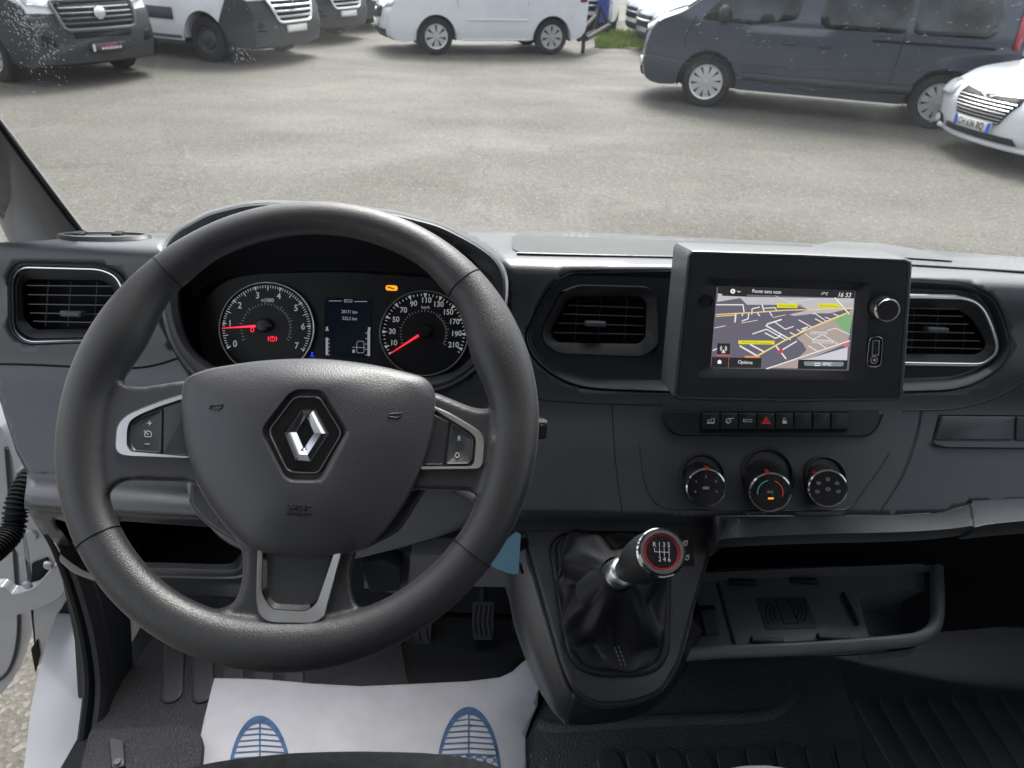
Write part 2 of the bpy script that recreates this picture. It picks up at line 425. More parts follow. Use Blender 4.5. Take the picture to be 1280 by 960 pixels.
# roof lining, rear wall, right side with its window, left frame over the door
mb = MB(); top = 1.95+.50; xl, xr = VX-.93, VX+.95
rows = []
for Y in (.62, .3, -.1, -.6):
    rows.append([V((x, Y, top+(.03 if -.5 < Y < .5 else 0)-.10*abs((x-VX)/.95)**4)) for x in [xl+(xr-xl)*i/10 for i in range(11)]])
mb.loops(grid_rows(rows, 2, 3), closed=False); mb.build('headliner', HEAD, van, solid=.03, offs=0)
mb = MB(); mb.box((VX, -.62, (HF+top)/2), xr-xl, .04, top-HF+.1); mb.build('rear_bulkhead', mat('bulkhead', (.35, .35, .36), .6), van)
mb = MB(); mb.box((xr+.02, .22, HF+.42), .05, 1.75, .95); mb.box((xr+.02, -.5, 2.1), .05, .3, .8); mb.build('side_wall', DASHD, van)
mb = MB(); mb.loops([[V((xr, .9, HF+.9)), V((xr, -.36, HF+.9))], [V((xr-.03, .55, top-.05)), V((xr-.03, -.36, top-.05))]], closed=False); mb.build('side_window', glassmat('side_glass', (.8, .84, .83)), van)
mb = MB(); mb.box((xl-.02, -.52, 1.65), .09, .22, 1.7, b=.02); mb.box((xl-.01, .0, top-.04), .08, 1.3, .10, b=.02); mb.build('door_frame', WHP, van)
mb = MB(); mb.tube([glass_pt(xr-.02, t)+V((.0, 0, 0)) for t in (-.02, .5, 1.03)], .05, 12); mb.build('right_pillar', PILL, van)
# left pillar trim: glass edge -> bulge -> door edge
e0, e1 = glass_hit(113, 292), glass_hit(-2, 137); dv = (e1-e0)
rows = []
for t in (-.16, 0, .33, .66, 1.0, 1.8, 3.2):
    a = e0+dv*t+V((0, -.008, 0))
    k = Px(17-17*t, 303-41*t, -.735) if -.2 < t < 1.1 else None
    if k is None: k = a+V((-.055, -.20, 0)) + V((0, 0, .0))
    tc = lambda q, d_: q+(CAM-q).normalized()*d_
    rows.append([a, tc(a.lerp(k, .12), .012), tc(a.lerp(k, .32), .028), tc(a.lerp(k, .6), .036), tc(a.lerp(k, .85), .022), k, k+V((-.05, .06, 0))])
mb = MB(); mb.loops(grid_rows(rows, 5, 4), closed=False); mb.build('pillar_trim', PILL, van, solid=.006, offs=0)
sealp = [glass_hit(x, y)+V((0, -.012, 0)) for x, y in spline([(-40, 88), (0, 143), (40, 199), (80, 254), (97, 276), (108, 286), (122, 291.5), (150, 291)], 5)]
mb = MB(); mb.tube(sealp, .0035, 8); mb.build('windscreen_seal', BLK, van)
# side: seal, sill, kick panel, hinge post
def poly_px(pts, fn, mb, thick, r=6, back=None, n=None, bev=.6):
    """solid plate from a pixel outline; fn maps pixels to 3-D, back = direction of the thickness"""
    lp = rnd_loop(pts, r); front = [fn(x, y) for x, y in lp]
    ins = [fn(x, y) for x, y in inset(lp, bev)]
    bk = V(back).normalized()*thick; d = V(back).normalized()*min(.0015, thick*.3)
    ls = [[q for q in ins], [q+d for q in front], [q+bk for q in front]]
    mb.loops(ls)
    v, f = cdt([tuple(p) for p in inset(lp, bev)], [], 1e9, fn) if False else (None, None)
    k = len(mb.v); mb.v += ins; mb.f.append(tuple(range(k, k+len(ins))))
XS = -.665
fX = lambda X: (lambda x, y: Px(x, y, X))
fY = lambda Y: (lambda x, y: Py(x, y, Y))
mb = MB()
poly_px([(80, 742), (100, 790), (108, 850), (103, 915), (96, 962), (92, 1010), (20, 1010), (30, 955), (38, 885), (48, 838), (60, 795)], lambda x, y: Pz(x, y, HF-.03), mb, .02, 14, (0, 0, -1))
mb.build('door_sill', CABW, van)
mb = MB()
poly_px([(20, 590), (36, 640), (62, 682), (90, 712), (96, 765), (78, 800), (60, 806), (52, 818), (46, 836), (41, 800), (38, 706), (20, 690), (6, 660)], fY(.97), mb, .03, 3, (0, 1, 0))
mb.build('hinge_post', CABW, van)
for (x, y, r_) in ((40, 668, 9), (52, 650, 4)):
    mb = MB(); mb.lathe(Py(x, y, .969), (0, -1, 0), [(0, .004), (r_*.001, .004), (r_*.0013, 0)], 16); mb.build('post_boss', CABW, van)
for pp in ([(39, 705), (58, 698), (66, 716), (50, 733), (44, 752), (39, 758)], [(72, 768), (86, 745), (92, 752), (80, 796), (72, 792)], [(38, 812), (46, 800), (49, 822), (44, 842)]):
    mb = MB(); poly_px(pp, fY(.965), mb, .004, 2, (0, 1, 0)); mb.build('post_dark_patch', BLK, van)  # black patches put in for the post's shadow edges and openings
def strip(pts, fn, r, flat=1.0): m_ = MB(); m_.tube([fn(x, y) for x, y in spline(pts, 6)], r, 10, flat=flat, up=(1, 0, 0)); return m_
cl = [(62, 660), (76, 690), (92, 735), (106, 790), (113, 850), (108, 905), (100, 965), (96, 1000)]
m1 = strip([(x+1, y) for x, y in cl], fX(XS+.005), .013, .8); m1.build('door_seal', BLK, van)
m1 = strip([(x-5, y) for x, y in cl], fX(XS-.002), .005); m1.build('seal_lip', RUBS, van)
m1 = strip([(x+16, y+2) for x, y in cl], fX(XS+.02), .016, .8); m1.build('sill_trim', RUBS, van)
mb = MB(); poly_px([(116, 715), (150, 740), (164, 776), (168, 862), (136, 876), (132, 800)], fX(XS+.028), mb, .05, 5, (-1, 0, 0)); mb.build('kick_panel', DASHD, van)
mb = MB(); poly_px([(112, 913), (150, 910), (236, 905, 20), (254, 921, 8), (246, 1010), (88, 1010)], lambda x, y: Pz(x, y, HF+.03), mb, .03, 6, (0, 0, -1)); st = mb.build('step_cover', RUB, van)
mb = MB(); poly_px([(136, 921), (154, 925), (156, 958), (140, 960)], lambda x, y: Pz(x, y, HF+.036), mb, .01, 3, (0, 0, -1)); 
mb.build('cover_flap', SATIN, st)
mb = MB(); mb.lathe(Pz(147, 953, HF+.037), (0, 0, 1), [(0, .003), (.005, .003), (.006, 0), (.008, -.001)], 16); mb.build('screw', GREYT, st)

# ------------------------------------------------------------------ open driver's door: edge, hinge arm, cable conduit
door = thing('van_door', Px(10, 700, -.98), 'open white front door of the van at far left, held by its white hinge arm', 'door')
mb = MB()
poly_px([(-30, 500), (6, 540), (18, 580), (22, 640), (24, 700), (28, 760), (27, 812), (12, 856), (0, 870), (-60, 890), (-60, 500)], fY(1.06), mb, .04, 10, (0, 1, 0))
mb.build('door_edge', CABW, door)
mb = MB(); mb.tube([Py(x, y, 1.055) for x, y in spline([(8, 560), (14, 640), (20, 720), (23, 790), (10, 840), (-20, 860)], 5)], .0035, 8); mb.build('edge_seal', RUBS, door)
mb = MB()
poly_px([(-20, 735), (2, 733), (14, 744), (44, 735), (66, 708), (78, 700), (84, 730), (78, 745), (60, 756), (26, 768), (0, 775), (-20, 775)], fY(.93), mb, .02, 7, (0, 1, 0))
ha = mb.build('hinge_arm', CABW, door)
for x, y in ((35, 731), (61, 706)): mb = MB(); mb.lathe(Py(x, y, .93), (0, -1, 0), [(0, .006), (.007, .005), (.009, 0)], 18); mb.build('hinge_bolt', CABW, ha)
mb = MB(); pth = [Px(x, y, -.80) for x, y in spline([(40, 596), (31, 608), (20, 635), (18, 655), (10, 672), (-14, 694), (-40, 705)], 14)]
pth = resample(pth, 120, False); mb.tube(pth, [.0165+.0022*(1 if i % 4 < 2 else -1) for i in range(120)], 14)
mb.build('cable_conduit', BLK, door)

# ------------------------------------------------------------------ floor of the cab
mb = MB(); v, f = cdt([(-.668, -.6), (1.2, -.6), (1.2, 1.25), (-.668, 1.25)], [], .12, lambda x, y: V((x, y, HF-.012)))
mb.add(v, f); mb.build('cab_floor', BLK, kind='structure', recalc=True)
mb = MB(); mb.loops([[V((x, y, z)) for x in (-.73, .2, 1.2)] for y, z in ((.98, HF), (1.05, HF+.05), (1.12, HF+.25), (1.14, HF+.6))], closed=False); mb.build('firewall', BLK, van)
def ribmesh(mb, path2d, wd, h, z0):
    """raised rounded rib lying on the floor; path2d two points on the floor, ring groove round it"""
    a, b = V(path2d[0]), V(path2d[1]); d = (b-a).normalized(); n = V((-d.y, d.x, 0))
    lp = []
    for c, s in ((a, -1), (b, 1)):
        for k in range(9):
            t = -math.pi/2+math.pi*k/8
            lp.append(c+(d*math.cos(t)*s+n*math.sin(t)*s)*wd)
    z = V((0, 0, 1)); c = (a+b)/2
    def off(q, e):
        pr = a+d*max(0, min((b-a).length, (q-a).dot(d))); return pr+(q-pr)*(1-e)
    mb.loops([[q-z*.004 for q in lp], [q+z*h*.6 for q in lp], [off(q, .1)+z*h for q in lp], [off(q, .35)+z*h*1.05 for q in lp]], False, True)
dm = thing('rubber_floor_mat', Pz(220, 850, HF), 'grained black rubber mat with ribs in the driver footwell beside the sill', 'floor mat')
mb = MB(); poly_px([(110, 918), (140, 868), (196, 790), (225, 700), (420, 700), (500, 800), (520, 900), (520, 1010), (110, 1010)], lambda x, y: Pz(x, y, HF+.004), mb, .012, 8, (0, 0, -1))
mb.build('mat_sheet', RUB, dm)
for x0, y0, x1, y1 in ((221, 758, 215, 868), (253, 762, 254, 868), (290, 762, 292, 868), (326, 762, 330, 868), (362, 762, 368, 868)):
    mb = MB(); ribmesh(mb, (Pz(x0, y0, HF+.005), Pz(x1, y1, HF+.005)), .017, .003, 0); mb.build('rib', RUBS, dm)
cm = thing('rubber_floor_mat', Pz(900, 930, HF), 'grained black rubber mat with a row of oval studs under the centre console', 'floor mat')
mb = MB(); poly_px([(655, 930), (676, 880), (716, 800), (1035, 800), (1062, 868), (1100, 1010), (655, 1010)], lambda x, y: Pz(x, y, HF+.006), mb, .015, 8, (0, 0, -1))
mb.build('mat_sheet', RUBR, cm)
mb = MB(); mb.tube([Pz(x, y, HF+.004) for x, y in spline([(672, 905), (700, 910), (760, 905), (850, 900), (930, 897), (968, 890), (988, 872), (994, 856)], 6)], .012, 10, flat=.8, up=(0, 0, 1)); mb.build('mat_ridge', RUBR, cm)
for i in range(9):
    x = 761+i*37.4; y = 952-.9*i-(2 if i > 4 else 0)
    mb = MB(); a = Pz(x, y, HF+.007); b = Pz(x+14, y+50, HF+.007); ribmesh(mb, (a, b), .0195, .005, 0); mb.build('stud', RUBRS, cm)
pm = thing('rubber_floor_mat', Pz(1200, 920, HF), 'black rubber mat with long slanting ribs in the passenger footwell', 'floor mat')
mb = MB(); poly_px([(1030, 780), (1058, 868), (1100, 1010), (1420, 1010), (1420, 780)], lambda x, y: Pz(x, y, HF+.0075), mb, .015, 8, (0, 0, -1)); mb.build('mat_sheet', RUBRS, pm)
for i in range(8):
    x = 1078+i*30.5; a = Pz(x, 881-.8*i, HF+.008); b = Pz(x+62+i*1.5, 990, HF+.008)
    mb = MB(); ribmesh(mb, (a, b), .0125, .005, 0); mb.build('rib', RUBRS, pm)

# paper mat with printed shoe soles
pmz = HF+.012
pap = thing('paper_floor_mat', Pz(450, 910, pmz), 'disposable white paper mat printed with blue shoe soles on the driver floor', 'paper mat')
out = spline([(268, 848), (300, 848.5), (332, 849.5), (392, 855), (452, 858), (500, 856), (542, 854), (585, 852), (625, 847), (640, 840), (651, 830), (666, 817), (671, 830), (674, 848), (673, 866), (672, 882), (664, 900), (657, 920), (658, 960), (660, 1015), (232, 1015), (243, 957), (255, 900)], 1, True)
def ppz(x, y):
    q = Pz(x, y, pmz); k = smooth((x-615)/60)*smooth((900-y)/70)
    q = q+V((0, 0, .0006*math.sin(q.x*23+1)*math.sin(q.y*31)+.0018*max(0, 1-abs(q.x+.12-.1*q.y)/.006)+.0015*max(0, 1-abs(q.x-.03+.05*q.y)/.005)+.03*k)); return Pz(x, y, q.z)
v, f = cdt([tuple(p) for p in out], [], 9, ppz); mb = MB(); mb.add(v, f); mb.build('paper_sheet', PAPER, pap, solid=.0005, sharp=25)
def sole(cx, top, hw, hgt, rot=0.0, pat=True):
    mb = MB(); up = lambda x, y: ppz(x, y)+V((0, 0, .0012))
    def E(a, k=1.0): return (cx+hw*k*math.cos(a)*(1 if math.sin(a) > 0 else 1), top+hgt-hgt*k*math.sin(a) if False else top+hgt*.62-hgt*.62*k*math.sin(a)*(1 if math.sin(a) > 0 else 1.2))
    n = 64; o1 = [E(2*math.pi*i/n) for i in range(n)]; o2 = [E(2*math.pi*i/n, .90) for i in range(n)]
    mb.loops([[up(*p) for p in o1]+[up(*o1[0])], [up(*p) for p in o2]+[up(*o2[0])]], closed=False)
    def seg(x0, y0, x1, y1, wd=1.2):
        m_ = 8; a = V((x0, y0)); b = V((x1, y1)); nn = (b-a).normalized(); nn = V((-nn.y, nn.x))*wd/2
        mb.loops([[up(*(a.lerp(b, i/m_)+nn)) for i in range(m_+1)], [up(*(a.lerp(b, i/m_)-nn)) for i in range(m_+1)]], closed=False)
    lim = top+hgt*.40
    y = top+9
    while y < lim:
        s = (top+hgt*.62-y)/(hgt*.62); s = min(.999, s/.93)
        if s < 1:
            xw = hw*.93*math.sqrt(max(0, 1-s*s)); seg(cx-xw, y+1.5, cx-1, y-.5, 1.9); seg(cx+1, y-.5, cx+xw, y+1.5, 1.9)
        y += 7.2
    seg(cx, top+4, cx, lim, 2.2); seg(cx-hw*.9, lim, cx+hw*.9, lim+1, 2)
    if pat:
        for i in range(-9, 12):
            for sgn in (1, -1):
                pts = []
                for k in range(40):
                    yy = lim+k*2; xx = cx+i*13+sgn*(yy-lim)*.95
                    s = abs(top+hgt*.62-yy)/(hgt*.62); s = s if yy < top+hgt*.62 else s/1.2
                    if abs(xx-cx) < hw*.92*math.sqrt(max(0, 1-min(1, s)**2)): pts.append((xx, yy))
                if len(pts) > 1: seg(*pts[0], *pts[-1], 1.6)
        for i in range(-4, 5):
            for j in range(10):
                xx = cx+i*13+(6.5 if j % 2 else 0); yy = lim+2+j*6.9
                s = abs(top+hgt*.62-yy)/(hgt*.62)
                if abs(xx-cx) < hw*.8*math.sqrt(max(0, 1-min(1, s)**2)):
                    k = len(mb.v); q = oval(xx, yy, 2.6, 2.2, 10); mb.v += [up(*p) for p in q]; mb.f.append(tuple(range(k, k+10)))
    return mb
sole(325, 895, 41, 150).build('shoe_print', BLUEI, pap); sole(586, 884, 41, 150).build('shoe_print', BLUEI, pap)

# pedals
for nm, x0, y0, x1, y1, lb in (('accelerator_pedal', 590, 752, 618, 800, 'ribbed black accelerator pedal right of the steering column'), ('brake_pedal', 500, 766, 540, 806, 'black brake pedal half hidden behind the wheel rim')):
    fr = Fr(Py((x0+x1)/2, (y0+y1)/2, .93), nel(40)); t = thing(nm, fr.o, lb, 'pedal')
    mb = MB(); lp = rnd_loop([(x0, y0), (x1, y0), (x1-2, y1), (x0+1, y1)], 5); mb.loops([[fr.px(x, y, -.012) for x, y in lp], [fr.px(x, y, 0) for x, y in lp]], True, True); mb.build('pad', RUBS, t)
    mb = MB()
    for k in range(4):
        xx = x0+5+k*(x1-x0-10)/3; mb.tube([fr.px(xx, y0+5, .001), fr.px(xx-3, (y0+y1)/2, .001), fr.px(xx, y1-5, .001)], .0018, 6)
    mb.build('grip_rib', RUBS, t)
    mb = MB(); mb.tube([fr.px((x0+x1)/2, y0+8, -.015), fr.px((x0+x1)/2, y0-30, -.03), fr.px((x0+x1)/2+4, y0-80, -.05)], .008, 8); mb.build('arm', BLK, t)

# ================================================================== DASHBOARD
dash = thing('dashboard', V((VX, .9, 1.45)), 'textured dark grey dashboard spanning the cab under the windscreen', 'dashboard')
FC = Fr(Sf(430, 420), nel(27)); FC = Fr(Py(430, 407, .76), nel(27))           # instrument binnacle mouth plane
cl_out = rnd_loop([(203, 306), (219, 285), (258, 263), (305, 251.5), (336, 249.5), (414, 253), (492, 262), (551, 277), (594, 299), (621, 318), (635, 340), (636, 372), (628, 410), (612, 442), (590, 467), (560, 485), (520, 493), (400, 497), (300, 492), (255, 480), (232, 459), (212, 427), (203, 395), (199, 350)], 14)
cl_in = rnd_loop([(222, 345), (234, 318), (262, 295), (310, 277), (400, 268), (490, 279), (548, 297), (588, 320), (608, 343), (619, 369), (615, 400), (600, 440), (570, 468), (530, 475), (400, 480), (290, 474), (262, 457), (240, 440), (227, 413), (222, 385)], 12)
podC = rnd_loop([(836, 336), (713, 338, 14), (696, 347, 10), (676, 374, 20), (653, 421, 14), (665, 449, 20), (690, 470, 18), (720, 484, 16), (755, 488, 10), (836, 491), (860, 491), (860, 336)], 4)
podR = rnd_loop([(1100, 349), (1140, 349), (1205, 352.5, 14), (1235, 365, 20), (1248, 379, 20), (1259, 408, 16), (1265, 438, 16), (1252, 460, 16), (1224, 479, 18), (1190, 489, 14), (1128, 491), (1100, 491)], 4)
podL = rnd_loop([(20, 327, 12), (128, 330, 16), (154, 342, 16), (164, 365, 16), (158, 405, 16), (138, 428, 14), (30, 432, 16), (10, 415, 14), (9, 345, 14)], 10)
outl = [(-90, 303), (0, 303), (60, 300), (115, 294), (250, 290), (420, 287), (590, 286.5), (700, 289.5), (760, 292), (900, 298.5), (1000, 303.5), (1140, 311.5), (1280, 321.5), (1420, 333), (1420, 628), (1280, 627), (1212, 630), (1180, 640), (1120, 643.5), (870, 645), (800, 643), (700, 641), (560, 640), (430, 634), (235, 606), (36, 596), (20, 565), (4, 515), (-6, 480), (-10, 440), (-14, 380), (-8, 330)]
def dense(lp, d=10):
    o = []
    for a, b in zip(lp, lp[1:]+lp[:1]):
        n = max(1, int(math.dist(a[:2], b[:2])/d)); o += [(a[0]+(b[0]-a[0])*i/n, a[1]+(b[1]-a[1])*i/n) for i in range(n)]
    return o
def deckf(x, y):
    """dash surface with the shallow tray in its top and a crease below the left vent"""
    q = Sf(x, y); return q
mb = MB(); v, f = cdt(dense(outl), [cl_out, podC, podR, podL], 9, deckf); mb.add(v, f)
mb.build('upper_panel', DASH, dash, solid=.004, offs=-1, sharp=50)
# rolled left end and rear lip of the top
mb = MB(); mb.tube([glass_hit(x, y)+V((0, -.015, -.004)) for x, y in spline([(108, 294), (200, 293), (420, 288.5), (590, 287.5), (700, 290.5), (900, 299.5), (1140, 312.5), (1280, 322.5), (1400, 332)], 5)], .004, 6); mb.build('rear_edge', DASHD, dash)
# tray recess in the top (dark wall) and its front lip
def on(fn, dz=0.0):  # lift a surface point a little towards the viewer
    def g(x, y):
        q = fn(x, y); a = fn(x+3, y)-fn(x-3, y); b = fn(x, y-3)-fn(x, y+3); n = a.cross(b).normalized()
        if n.dot(CAM-q) < 0: n = -n
        return q+n*dz
    return g
mb = MB(); lp = rnd_loop([(640, 296), (652, 294.5, 3), (1000, 306.5, 2), (1100, 313), (1100, 327), (1000, 322), (840, 321), (650, 317, 6), (640, 312, 4)], 3)
v, f = cdt(dense([tuple(p) for p in lp], 8), [], 7, on(Sf, .0012)); mb.add(v, f); mb.build('top_tray', DASHD, dash, sharp=60)
mb = MB(); mb.tube([on(Sf, .001)(x, y) for x, y in spline([(646, 318), (720, 320), (840, 322.5), (1000, 325), (1100, 330), (1280, 341), (1400, 350)], 6)], .0022, 8); mb.build('tray_lip', DASH, dash)
mb = MB(); lp = rnd_loop([(1014, 309), (1040, 303.5, 8), (1100, 306, 8), (1160, 316), (1190, 325, 6), (1190, 328), (1100, 322), (1014, 316)], 4)
v, f = cdt(dense([tuple(p) for p in lp], 8), [], 6, on(Sf, .0025)); mb.add(v, f); mb.build('top_boss', DASH, dash, sharp=180)
# speaker / sensor oval beside the pillar
mb = MB(); o = oval(130, 297, 60, 4.3); mb.loops([[on(Sf, .0)(*p) for p in o], [on(Sf, .004)(*p) for p in oval(130, 296.5, 58, 3.8)], [on(Sf, .004)(*p) for p in oval(130, 296.3, 52, 2.6)], [on(Sf, .001)(*p) for p in oval(130, 296.2, 50, 2.2)]], False, True)
ov = mb.build('corner_grille', DASHD, dash)
for x in (101, 148): mb = MB(); mb.box(on(Sf, .004)(x, 296), .012, .012, .004, b=.001); mb.build('grille_clip', BLK, ov)

# seams (narrow dark gaps)
def seam(pts, r=.0009, fn=Sf, mat_=BLK, parent=None, name='seam'):
    mb = MB(); mb.tube([on(fn, .0)(x, y) for x, y in spline(pts, 5)], r, 6); return mb.build(name, mat_, parent or dash)
seam([(-10, 455), (40, 456), (100, 459), (143, 461), (187, 458), (222, 448)], .0016)
seam([(640, 494), (680, 500), (720, 503), (765, 505), (828, 506)])
seam([(765, 506), (768, 560), (772, 600), (778, 641)], .0006)
seam([(800, 556), (803, 590), (812, 618), (826, 633), (850, 637), (940, 638.5), (1040, 638), (1064, 633), (1080, 612), (1100, 585), (1112, 565)], .0012, mat_=DASHD)
seam([(1152, 513), (1146, 545), (1130, 590), (1112, 620), (1098, 640)], .0016, mat_=DASHD)
# crease under the right vent
seam([(1128, 513), (1190, 511), (1232, 501), (1264, 487), (1290, 474), (1400, 455)], .0014, mat_=DASHD)
# drawer on the passenger side
mb = MB()
FD = FrS(1220, 535)
for lp in ([(1176, 520.5), (1266, 521), (1265, 550), (1168, 550)], [(1269.5, 521), (1420, 524), (1420, 552), (1268.5, 550.5)]):
    ll = rnd_loop(lp, 2); mb.loops([[on(Sf, 0)(*p) for p in ll], [on(Sf, .003)(*p) for p in ll], [on(Sf, .0035)(*p) for p in inset(ll, 1)]], False, True)
mb.build('storage_drawer', DASH, dash)
mb = MB(); ll = rnd_loop([(1164, 552), (1420, 554), (1420, 563), (1180, 560.5, 6), (1165, 557)], 2); mb.loops([[on(Sf, 0)(*p) for p in ll], [on(Sf, .006)(*p) for p in inset(ll, .8)]], False, True); mb.build('drawer_ledge', GREYT, dash)
seam([(1174, 519), (1268, 519.6), (1420, 523)], .0009); seam([(1174, 519), (1165, 552)], .0009)

# ------------------------------------------------------------------ air vents
def vent(seamlp, rimlp, framelp, openlp, slat_ys, slat_x, tabx, taby, name_lbl, chrome=None, cx=0, cy=0, ext=None):
    fr = FrS(cx, cy)
    root = MB(); N = 120
    A = resample(seamlp, N); B = resample(rimlp, N)
    root.loops([[on(Sf, .0)(*p) for p in A], [on(Sf, -.003)(*p) for p in resample(inset([tuple(q) for q in A], 1.2), N)], [on(Sf, .002)(*p) for p in resample(inset([tuple(q) for q in A], 2.4), N)], [on(Sf, .001)(*p) for p in resample(inset([tuple(q) for q in A], 4), N)], [on(Sf, -.011)(*p) for p in B], [on(Sf, -.012)(*p) for p in resample(inset([tuple(q) for q in B], 3), N)]])
    surround = root.build('vent_surround', DASHD if not chrome else DASH, dash)
    # flat panel between rim and frame
    mb = MB(); v, f = cdt([tuple(p) for p in resample(inset([tuple(q) for q in B], 2.5), 90)], [[tuple(q) for q in resample(framelp, 70)]], 9, lambda x, y: on(Sf, -.0118)(x, y)); mb.add(v, f)
    mb.build('vent_panel', DASHD, dash, sharp=60)
    C = resample(framelp, N); D = resample(openlp, N)
    ve = MB(); P = lambda L, w_: [fr.px(p[0], p[1], w_) for p in L]
    ins = lambda L, d: resample([tuple(p) for p in inset([tuple(q) for q in L], d)], N)
    ve.loops([P(C, -.018), P(C, -.0075), P(ins(C, 1.2), -.006), P(ins(C, 2.6), -.0065), P(D, -.016), P(D, -.05)], False, True)
    vo = ve.build('air_vent', SATIN if not chrome else DASHD, dash)
    mb = MB(); mb.loops([P(ins(D, .3), -.040), P(ins(D, .3), -.0402)], False, True); mb.build('vent_depth', BLK, vo)
    if chrome:
        mc = MB(); path = [fr.px(p[0], p[1], -.004) for p in resample(chrome, 100)]
        mc.tube(path, .0024, 8, closed=True, flat=.7); mc.build('chrome_ring', CHR, vo)
    for k, (y0, y1) in enumerate(slat_ys):
        xs0, xs1 = slat_x[k]
        a, b = fr.px(xs0, y0, -.010), fr.px(xs1, y1, -.010); m_ = MB(); c = (a+b)/2-fr.n*.006; X = (b-a).normalized(); Zd = (CAM-c); Zd = (Zd-X*Zd.dot(X)).normalized(); Yd = Zd.cross(X)
        m_.box(c-Zd*.008, (b-a).length, .0016, .018, X, Yd, Zd, b=.0004)
        m_.build('slat', mat('vent_slat', (.05, .052, .058), .3, spec=.7), vo)
    m_ = MB()
    for xx in [openlp_x for openlp_x in (min(p[0] for p in D)+ (max(p[0] for p in D)-min(p[0] for p in D))*q for q in (.28, .52, .8))]:
        ys_ = [p[1] for p in D]; m_ = MB(); a = fr.px(xx, min(ys_)+4, -.026); b = fr.px(xx-4, max(ys_)-4, -.026); m_.tube([a, b], .0009, 6); m_.build('rear_vane', SATIN, vo)
    m_ = MB(); m_.box(fr.px(tabx, taby, -.004), .026, .007, .014, fr.u, fr.v, fr.n, b=.0018); m_.build('tab', GREYT, vo)
    return vo
vent(podC, rnd_loop([(838, 341), (718, 343, 10), (699, 351, 10), (680, 380, 16), (661, 420, 10), (664, 437, 10), (680, 455, 14), (708, 468, 14), (740, 476, 8), (838, 478), (856, 478), (856, 341)], 3),
     rnd_loop([(724, 357, 8), (811, 359, 8), (822, 369, 8), (825, 430, 8), (806, 447, 12), (696, 443, 12), (678, 428, 8), (677, 412, 6), (701, 366, 8)], 8),
     rnd_loop([(716, 371, 7), (800, 370, 7), (808, 378, 6), (807, 422, 6), (799, 430, 6), (697, 428, 8), (689, 420, 4), (689, 412, 4), (706, 379, 6)], 6),
     [(382, 385.5), (393, 396.5), (404.5, 408), (416.5, 419)], [(712, 806), (705, 806), (698, 806), (693, 806)], 744, 404.5, '', None, 750, 400)
vent(podR, rnd_loop([(1104, 354), (1140, 354), (1203, 358, 14), (1228, 368, 14), (1242, 385, 14), (1253, 414, 12), (1258, 436, 12), (1247, 453, 12), (1220, 469, 12), (1195, 476, 10), (1104, 480)], 3),
     rnd_loop([(1104, 369), (1140, 369), (1205, 370.5, 10), (1222, 376, 10), (1233, 387, 10), (1243, 410, 8), (1249, 432, 8), (1247, 444, 8), (1232, 456, 8), (1222, 458, 6), (1104, 456)], 4),
     rnd_loop([(1108, 383), (1139, 384), (1197, 386, 8), (1213, 396, 8), (1223, 410, 8), (1233, 430, 6), (1229, 438, 6), (1220, 443, 6), (1108, 442)], 4),
     [(385, 387), (394, 396), (404, 406), (415, 417), (425.5, 427), (434.5, 437)], [(1112, 1198), (1112, 1207), (1112, 1214), (1112, 1221), (1112, 1228), (1112, 1230)], 1170, 412.5, '',
     rnd_loop([(1106, 370), (1140, 370.5), (1205, 372, 10), (1220, 377, 10), (1231, 388, 10), (1241, 411, 8), (1247, 432, 8), (1245, 443, 8), (1231, 454, 8), (1222, 456, 6), (1106, 454)], 4), 1190, 415)
vent(podL, rnd_loop([(27, 331, 12), (127, 334, 14), (149, 344, 14), (159, 366, 14), (154, 402, 14), (134, 425, 12), (34, 428, 14), (14, 413, 12), (13, 347, 12)], 8),
     rnd_loop([(32, 334, 12), (125, 336.5, 12), (145, 345, 12), (154, 366, 12), (150, 400, 12), (130, 422, 12), (36, 424, 12), (19, 410, 10), (18, 350, 12)], 8),
     rnd_loop([(34, 349, 6), (130, 350, 8), (141, 360, 8), (146, 374, 6), (142, 396, 8), (126, 411, 8), (42, 412, 8), (30, 398, 6), (28, 358, 6)], 6),
     [(357, 358), (368.5, 370), (380.5, 382), (391.5, 393.5), (402, 404)], [(30, 140), (31, 143), (32, 143), (34, 141), (38, 136)], 91, 392, '',
     rnd_loop([(27, 333.5, 12), (126, 336, 12), (147, 345, 12), (156, 366, 12), (152, 402, 12), (131, 425.5, 12), (34, 428, 12), (15.5, 413, 10), (14.5, 348, 12)], 8), 85, 382)

# ------------------------------------------------------------------ shelf, knee bolster, under-dash
def patch(name, rows, m_, parent, thick=.004, kx=4, ky=3, sharp=60, offs=-1):
    mb = MB(); mb.loops(grid_rows(rows, kx, ky), closed=False); return mb.build(name, m_, parent, solid=thick, sharp=sharp, offs=offs)
def rowpx(pts, Y=None, Z=None): return [Py(p[0], p[1], p[2] if len(p) > 2 else Y) for p in pts]
mb = MB()
FG = Fr(Pd(760, 760, .90), nel(52))
pgl = FG.px(866, 706, 0)
ra = [Sf(x, y) for x, y in ((891, 644.8), (900, 645), (935, 645), (1000, 645), (1120, 643.5), (1180, 640), (1213, 629.5))]
def shl(dy): return [FG.px(891, 684+dy, -.001), Py(896, 679+dy, .672), Py(908, 673+dy, .655), Py(1000, 668+dy, .645), Py(1120, 665+dy, .645), Py(1180, 661.5+dy, .645), Py(1216, 657+dy, .645)]
rb = shl(0); rc = [q+V((0, .004, -.004)) for q in shl(5)]
rd = [q+V((0, .012, -.02)) for q in rc]; re_ = [q+V((0, .10, -.035)) for q in rc]; rf = [q+V((0, .22, -.05)) for q in rc]
mb.loops([ [p for p in spline(r_, 4)] for r_ in (ra, rb, rc, rd, re_, rf)], closed=False)
